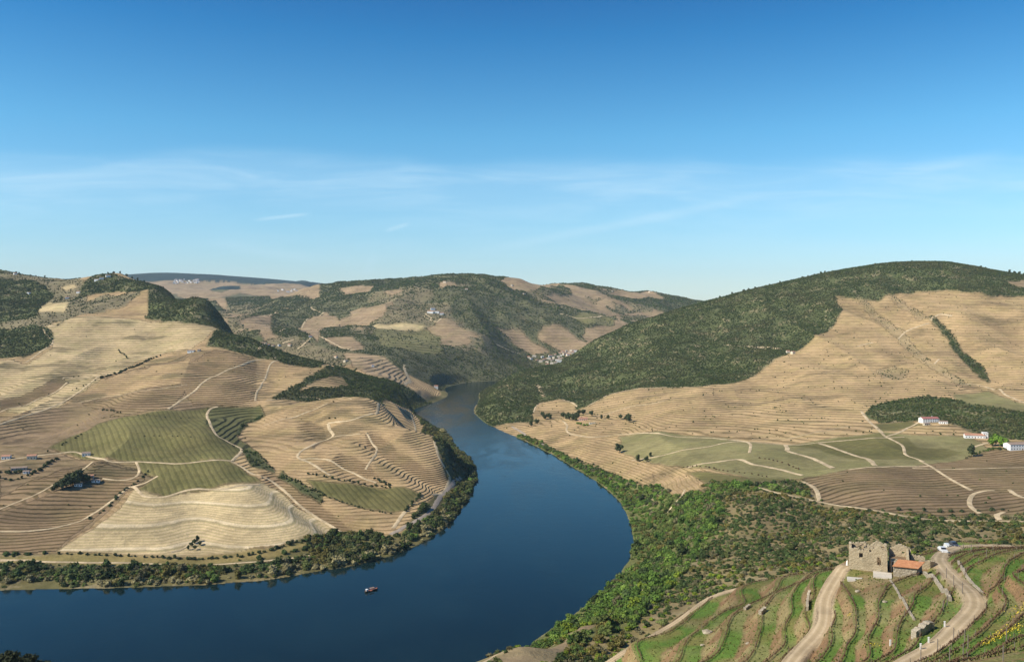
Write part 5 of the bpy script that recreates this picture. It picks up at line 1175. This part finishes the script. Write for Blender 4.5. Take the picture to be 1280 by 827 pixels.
# ---------------------------------------------------------------- TREES that stand alone
tr_mesh = MB(); tr_mesh.tube([(0,0,-.3),(.03,.02,.25),(-.02,.03,.6)], [.07,.05,.035], 6)
for a_ in range(4): tr_mesh.tube([(0,.02,.35),(math.cos(a_*1.6)*.28, math.sin(a_*1.6)*.28, .68+.05*a_)], [.03,.012], 4)
trunk_me = tr_mesh.mesh('trunk', m_bark)
def tree(name, label, u, v, s, tint, d0=700, d1=3400, group=None, hz=1.0, cat='tree'):
    p = at(u, v, d0, d1); o = empty(name, p, random.uniform(0, 6.28)); tag(o, label, cat, group)
    t1 = bpy.data.objects.new('trunk', trunk_me); C.objects.link(t1); t1.parent = o; t1.scale = (s, s, s*hz)
    c = bpy.data.objects.new('crown', hi[random.randrange(5)]); C.objects.link(c); c.parent = o; c.location = (0, 0, s*.32*hz); c.scale = (s*.95, s*.95, s*hz); c.color = (*tint, 1)
    return o
DK = (.050,.066,.027); BG = (.13,.22,.03)
for k, (u, v, s) in enumerate([(66,614,4),(71,613,6),(77,611,8.5),(83,609,9),(88,607,8),(93,606,9.5),(99,603,9),(104,603,8),(109,602,6),(95,600,8),(86,603,7)]): tree('dark_tree', 'dark round tree in the clump around the cottages of the lower left vineyard', u, v, s, DK, group='trees around the lower left cottages')
for k, (u, v, s) in enumerate([(704,523,8),(708,524,8),(712,525,9),(716,526,8),(720,526,7),(724,519,7),(729,518,8),(739,520,7),(721,522,8)]): tree('dark_tree', 'dark tree beside the pink farmhouse on the right bank', u, v, s, DK, group='trees beside the pink farmhouse')
for k, (u, v, s) in enumerate([(722,530,5),(726,531,5),(730,532,5),(734,532,5)]): tree('garden_bush', 'bright green garden bush below the pink farmhouse', u, v, s, BG, group='garden bushes below the pink farmhouse', cat='bush', hz=.6)
for k, (u, v, s) in enumerate([(1240,557,8),(1245,557,9),(1251,558,7),(1258,559,7)]): tree('leafy_tree', 'fresh bright green tree between the farm buildings at the right', u, v, s, BG, group='bright trees between the farm buildings')
tree('dark_tree', 'single dark bush at the end of the pale lane below the tower house', 1214, 570, 8, DK)
for k, (u, v, s) in enumerate([(774,566,9),(786,528,9),(783,526,7),(776,524,6),(797,577,6),(808,577,5),(760,524,5),(752,524,5),(813,571,4)]): tree('dark_tree', 'lone dark tree at the edge of the flat fields above the right bank', u, v, s, DK, group='lone trees above the right bank')
for k, (u, v, s) in enumerate([(678,521,7),(681,524,8),(685,523,7),(688,524,6),(671,530,8),(664,533,7)]): tree('dark_tree', 'dark tree in the hollow at the foot of the wooded spur', u, v, s, DK, group='trees at the foot of the wooded spur')
for k, (u, v, s) in enumerate([(243,679,3.4),(247,677,3.6),(239,683,3),(250,681,3.2),(244,687,2.8),(235,687,2.6)]): tree('dark_tree', 'small dark tree on the ledge at the foot of the pale field', u, v, s, DK, group='trees at the foot of the pale field')
for k in range(26):
    u = 740+k*11.5+random.uniform(-4,4); pass
for k, (u, s) in enumerate([(930,8),(936,6),(944,7),(962,5),(975,6),(1003,7),(1010,5),(1018,6),(1026,7),(1031,6),(1094,6),(1140,5),(1226,7),(1232,5),(1262,9),(1268,10),(1274,9),(1280,8),(900,6),(915,7)]):
    i0 = np.searchsorted(drows, [2400, 3100]); D_ = drows[i0[0]:i0[1]]; z_ = ground_z((u-CU)/F*D_, D_); j_ = int(np.argmax((z_-HC)/D_)); x_ = (u-CU)/F*D_[j_]
    o = lone('skyline_tree', k, 'dark tree standing up on the skyline of the right hill', 'tree', 'trees on the skyline of the right hill', x_, D_[j_], z_[j_], s*.75, DK, 1.1)
for k, (u, s) in enumerate([(20,9),(24,7),(38,6),(45,5),(56,7),(142,8),(150,7),(158,9),(165,7),(172,8),(180,7),(135,6)]):
    s *= .6
    i0 = np.searchsorted(drows, [2300, 3400]); D_ = drows[i0[0]:i0[1]]; z_ = ground_z((u-CU)/F*D_, D_); j_ = int(np.argmax((z_-HC)/D_)); x_ = (u-CU)/F*D_[j_]
    lone('skyline_tree', k, 'dark tree standing up on the skyline of the left hill', 'tree', 'trees on the skyline of the left hill', x_, D_[j_], z_[j_], s, DK, 1.3)
def hedge(pts, sp_, s0, s1, label, group, d0=800, d1=2700, tint=DK, skip=0.0, jit=.8):
    w = catmull([project(u, v, d0, d1) for u, v in pts], 1.0); L_ = np.concatenate([[0], np.cumsum(np.hypot(*np.diff(w, axis=0).T))]); s = 0.0
    while s < L_[-1]:
        if random.random() > skip:
            x_ = float(np.interp(s, L_, w[:,0]))+random.gauss(0,jit); y_ = float(np.interp(s, L_, w[:,1]))+random.gauss(0,jit); f_ = random.uniform(.7,1.4)
            lone('hedge_bush', random.randrange(5), label, 'bush', group, x_, y_, float(ground_z(x_, y_)), random.uniform(s0,s1), tuple(a*f_ for a in tint), random.uniform(.7,1.0))
        s += 1.55*sp_*random.uniform(.6,1.5)
hedge([(200,445),(186,450),(170,458),(158,462),(149,466),(138,469),(125,473)], 3.2, 2.4, 4.0, 'dark bush in the hedge crossing the upper left fields', 'hedge across the upper left fields')
hedge([(125,473),(105,482),(90,488)], 6, 1.5, 2.4, 'small bush in the thin end of the upper left hedge', 'thin end of the upper left hedge')
hedge([(148,438),(153,442),(160,448)], 5, 2, 3, 'small dark bush in the short line on the straw coloured slope', 'short line of bushes on the straw slope')
hedge([(185,590),(175,600),(160,610),(148,620),(138,632),(120,645),(112,650)], 4.5, 1.8, 3.2, 'dark bush along the left edge of the pale field', 'bushes along the left edge of the pale field', skip=.15)
hedge([(75,692),(110,693),(160,695),(200,696)], 4.5, 1.5, 2.8, 'low dark bush in the hedge under the left half of the pale field', 'hedge under the pale field, left half')
hedge([(205,696),(240,699),(290,696),(330,690),(350,684),(395,673)], 3.2, 2.0, 3.4, 'dark bush in the hedge under the right half of the pale field', 'hedge under the pale field, right half')
hedge([(130,522),(150,520),(200,521),(250,523)], 7, .9, 1.5, 'tiny bush in the dotted line across the top green field', 'dotted line across the top green field', skip=.2)
hedge([(170,545),(200,545),(245,546)], 6, .9, 1.5, 'tiny bush in the dotted line across the middle green field', 'dotted line across the middle green field', skip=.1)
hedge([(60,564),(75,557),(92,548),(105,541)], 5, 1.5, 2.6, 'bush along the upper left side of the green fields', 'bushes beside the green fields', skip=.2)
hedge([(128,513),(140,514),(152,516)], 5, 1.8, 2.6, 'bush above the top corner of the green fields', 'bushes above the green fields')
hedge([(0,597),(12,600),(25,598),(45,590),(60,580),(72,573)], 4, 2.2, 4.0, 'dark green bush around the far left farm', 'bushes around the far left farm')
hedge([(0,590),(15,592),(30,588)], 4, 2.6, 4.4, 'dark tree-like bush beside the barn on the far left', 'tall bushes beside the far left barn')
hedge([(385,592),(405,596),(425,600),(445,603),(475,607),(490,609)], 4.2, 1.6, 3.0, 'dark bush on the bank above the green wedge field', 'bushes above the green wedge field')
hedge([(395,612),(420,625),(450,634),(478,640),(490,643)], 3.2, 1.2, 2.2, 'small dark bush on the bank below the green wedge field', 'bushes below the green wedge field')
hedge([(468,598),(478,603),(488,606)], 3, 2.2, 3.2, 'dark bush near the lower corner of the terraced mound', 'bushes at the corner of the mound')
hedge([(525,617),(520,625),(512,632),(505,640)], 3.4, 2.0, 3.4, 'dark bush at the right end of the green wedge field', 'bushes at the right end of the wedge field')
hedge([(948,572),(965,575),(985,581),(1000,588)], 5, 1.2, 2.0, 'low reddish brown bush on the bank between the flat right fields', 'low bushes between the right fields', tint=(.13,.085,.045))
hedge([(860,583),(885,584),(910,589),(960,596)], 5, 1.2, 2.0, 'low brown bush on the bank under the flat right fields', 'low bushes under the right fields', tint=(.13,.09,.05))
hedge([(1030,636),(1080,640),(1140,652),(1200,656),(1278,657)], 8, 2.2, 3.6, 'round dark olive bush beside the lower track on the right', 'round bushes beside the lower right track', skip=.1)
hedge([(940,606),(965,610),(985,614),(1005,619)], 4, 2.6, 4.0, 'dense dark green bush above the bend of the lower right track', 'bushes above the lower right track')
# dark trees rising at the bottom left corner, on the slope below the viewer
for k, (u, d_, s) in enumerate([(-6,285,5.5),(6,288,5.0),(18,290,5.2),(27,291,4.2),(36,292,4.4),(47,293,3.6),(57,294,3.4),(66,295,2.8),(75,296,2.6),(12,280,4.6),(30,284,3.6)]):
    x_ = (u-CU)/F*d_; z_ = HC-(822+.13*max(u,0)-HV)/F*d_-s*.75*.95
    zt = float(ground_z(x_, d_))
    o = empty('slope_tree', (x_, d_, zt)); tag(o, 'dark tree top showing at the bottom left corner', 'tree', 'dark trees at the bottom left corner')
    hh = max(z_-zt, 1.0); m = MB(); m.tube([(0,0,-.5),(.1,0,hh*.5),(0,.1,hh+s*.4)], [.22,.17,.08], 6); m.build('trunk', m_bark, o)
    c = bpy.data.objects.new('crown', hi[k % 5]); C.objects.link(c); c.parent = o; c.location = (0,0,hh); c.scale = (s,s,s*.8); c.color = (.030,.036,.016,1)

# ---------------------------------------------------------------- THE BOAT
bt = empty('river_boat', (0,0,0)); d_ = HC*F/(738-HV); bt.location = ((464-CU)/F*d_, d_, 0.0); bt.rotation_euler = (0,0,math.radians(40)); tag(bt, 'small dark river boat with red brown deck and pale awning out on the river', 'boat')
m = MB(); secs = []
for t_ in np.linspace(0, 1, 11):
    x_ = -6.2+12.4*t_; w_ = 1.75*math.sin(math.pi*min(max(t_*.86+.10,0),1))**.55; zt = .75+1.0*abs(t_-.45)**2*3.2; secs.append([(x_,-w_,zt),(x_,-w_*.75,.05),(x_,0,-.3),(x_,w_*.75,.05),(x_,w_,zt)])
V = [p for s in secs for p in s]; Fc = []
for i in range(10):
    for k in range(4): Fc.append((i*5+k, i*5+k+1, (i+1)*5+k+1, (i+1)*5+k))
Fc += [(0,1,2,3,4), (54,53,52,51,50)]; m.add(V, Fc); m.build('hull', simple_mat('dark_hull', (.055,.045,.035), .6, 1, .3), bt)
m = MB(); 
for i in range(10):
    a, b = secs[i], secs[i+1]; m.add([(a[0][0],a[0][1]*.92,a[0][2]-.12),(a[4][0],a[4][1]*.92,a[4][2]-.12),(b[4][0],b[4][1]*.92,b[4][2]-.12),(b[0][0],b[0][1]*.92,b[0][2]-.12)], [(0,3,2,1)])
m.build('deck', simple_mat('red_deck', (.36,.13,.08), .7, 1, .3), bt)
m = MB(); slab(m, [(-1.8,-1.35,2.55),(2.9,-1.35,2.55),(2.9,0,2.75),(-1.8,0,2.75)], .06); slab(m, [(-1.8,0,2.75),(2.9,0,2.75),(2.9,1.35,2.55),(-1.8,1.35,2.55)], .06); aw = m.build('awning', simple_mat('awning_cloth', (.30,.20,.15), .8, 1, .15), bt)
for x_ in (-1.7, .5, 2.8):
    for y_ in (-1.25, 1.25): m = MB(); m.tube([(x_,y_,.6),(x_,y_,2.56)], .05, 5); m.build('awning_pole', m_post, aw)
m = MB(); m.box(-5.2,-3.6,-.9,.9,.8,2.3); m.box(-5.35,-3.45,-1.05,1.05,2.3,2.42); cb = m.build('cabin', m_wht, bt); m = MB(); m.box(-5.25,-5.19,-.7,.7,1.5,2.1); m.box(-3.61,-3.55,-.7,.7,1.5,2.1); m.build('window', m_glass, cb)
m = MB(); m.tube([(4.9,0,.8),(4.9,0,3.1)], .05, 5); m.build('mast', m_post, bt)
# ---------------------------------------------------------------- HAZE
t = NT('haze'); t.t.nodes.remove(t.b); pv = t.n('ShaderNodeVolumePrincipled'); pv.inputs['Color'].default_value = (.66,.83,1,1); pv.inputs['Density'].default_value = 2.3e-5; pv.inputs['Anisotropy'].default_value = 0.0
t.l(pv.outputs[0], t.o.inputs['Volume'])
m = MB(); m.box(-23000,23000,-400,17000,-10,1000); o = m.build('haze', t.m); tag(o, kind='stuff')
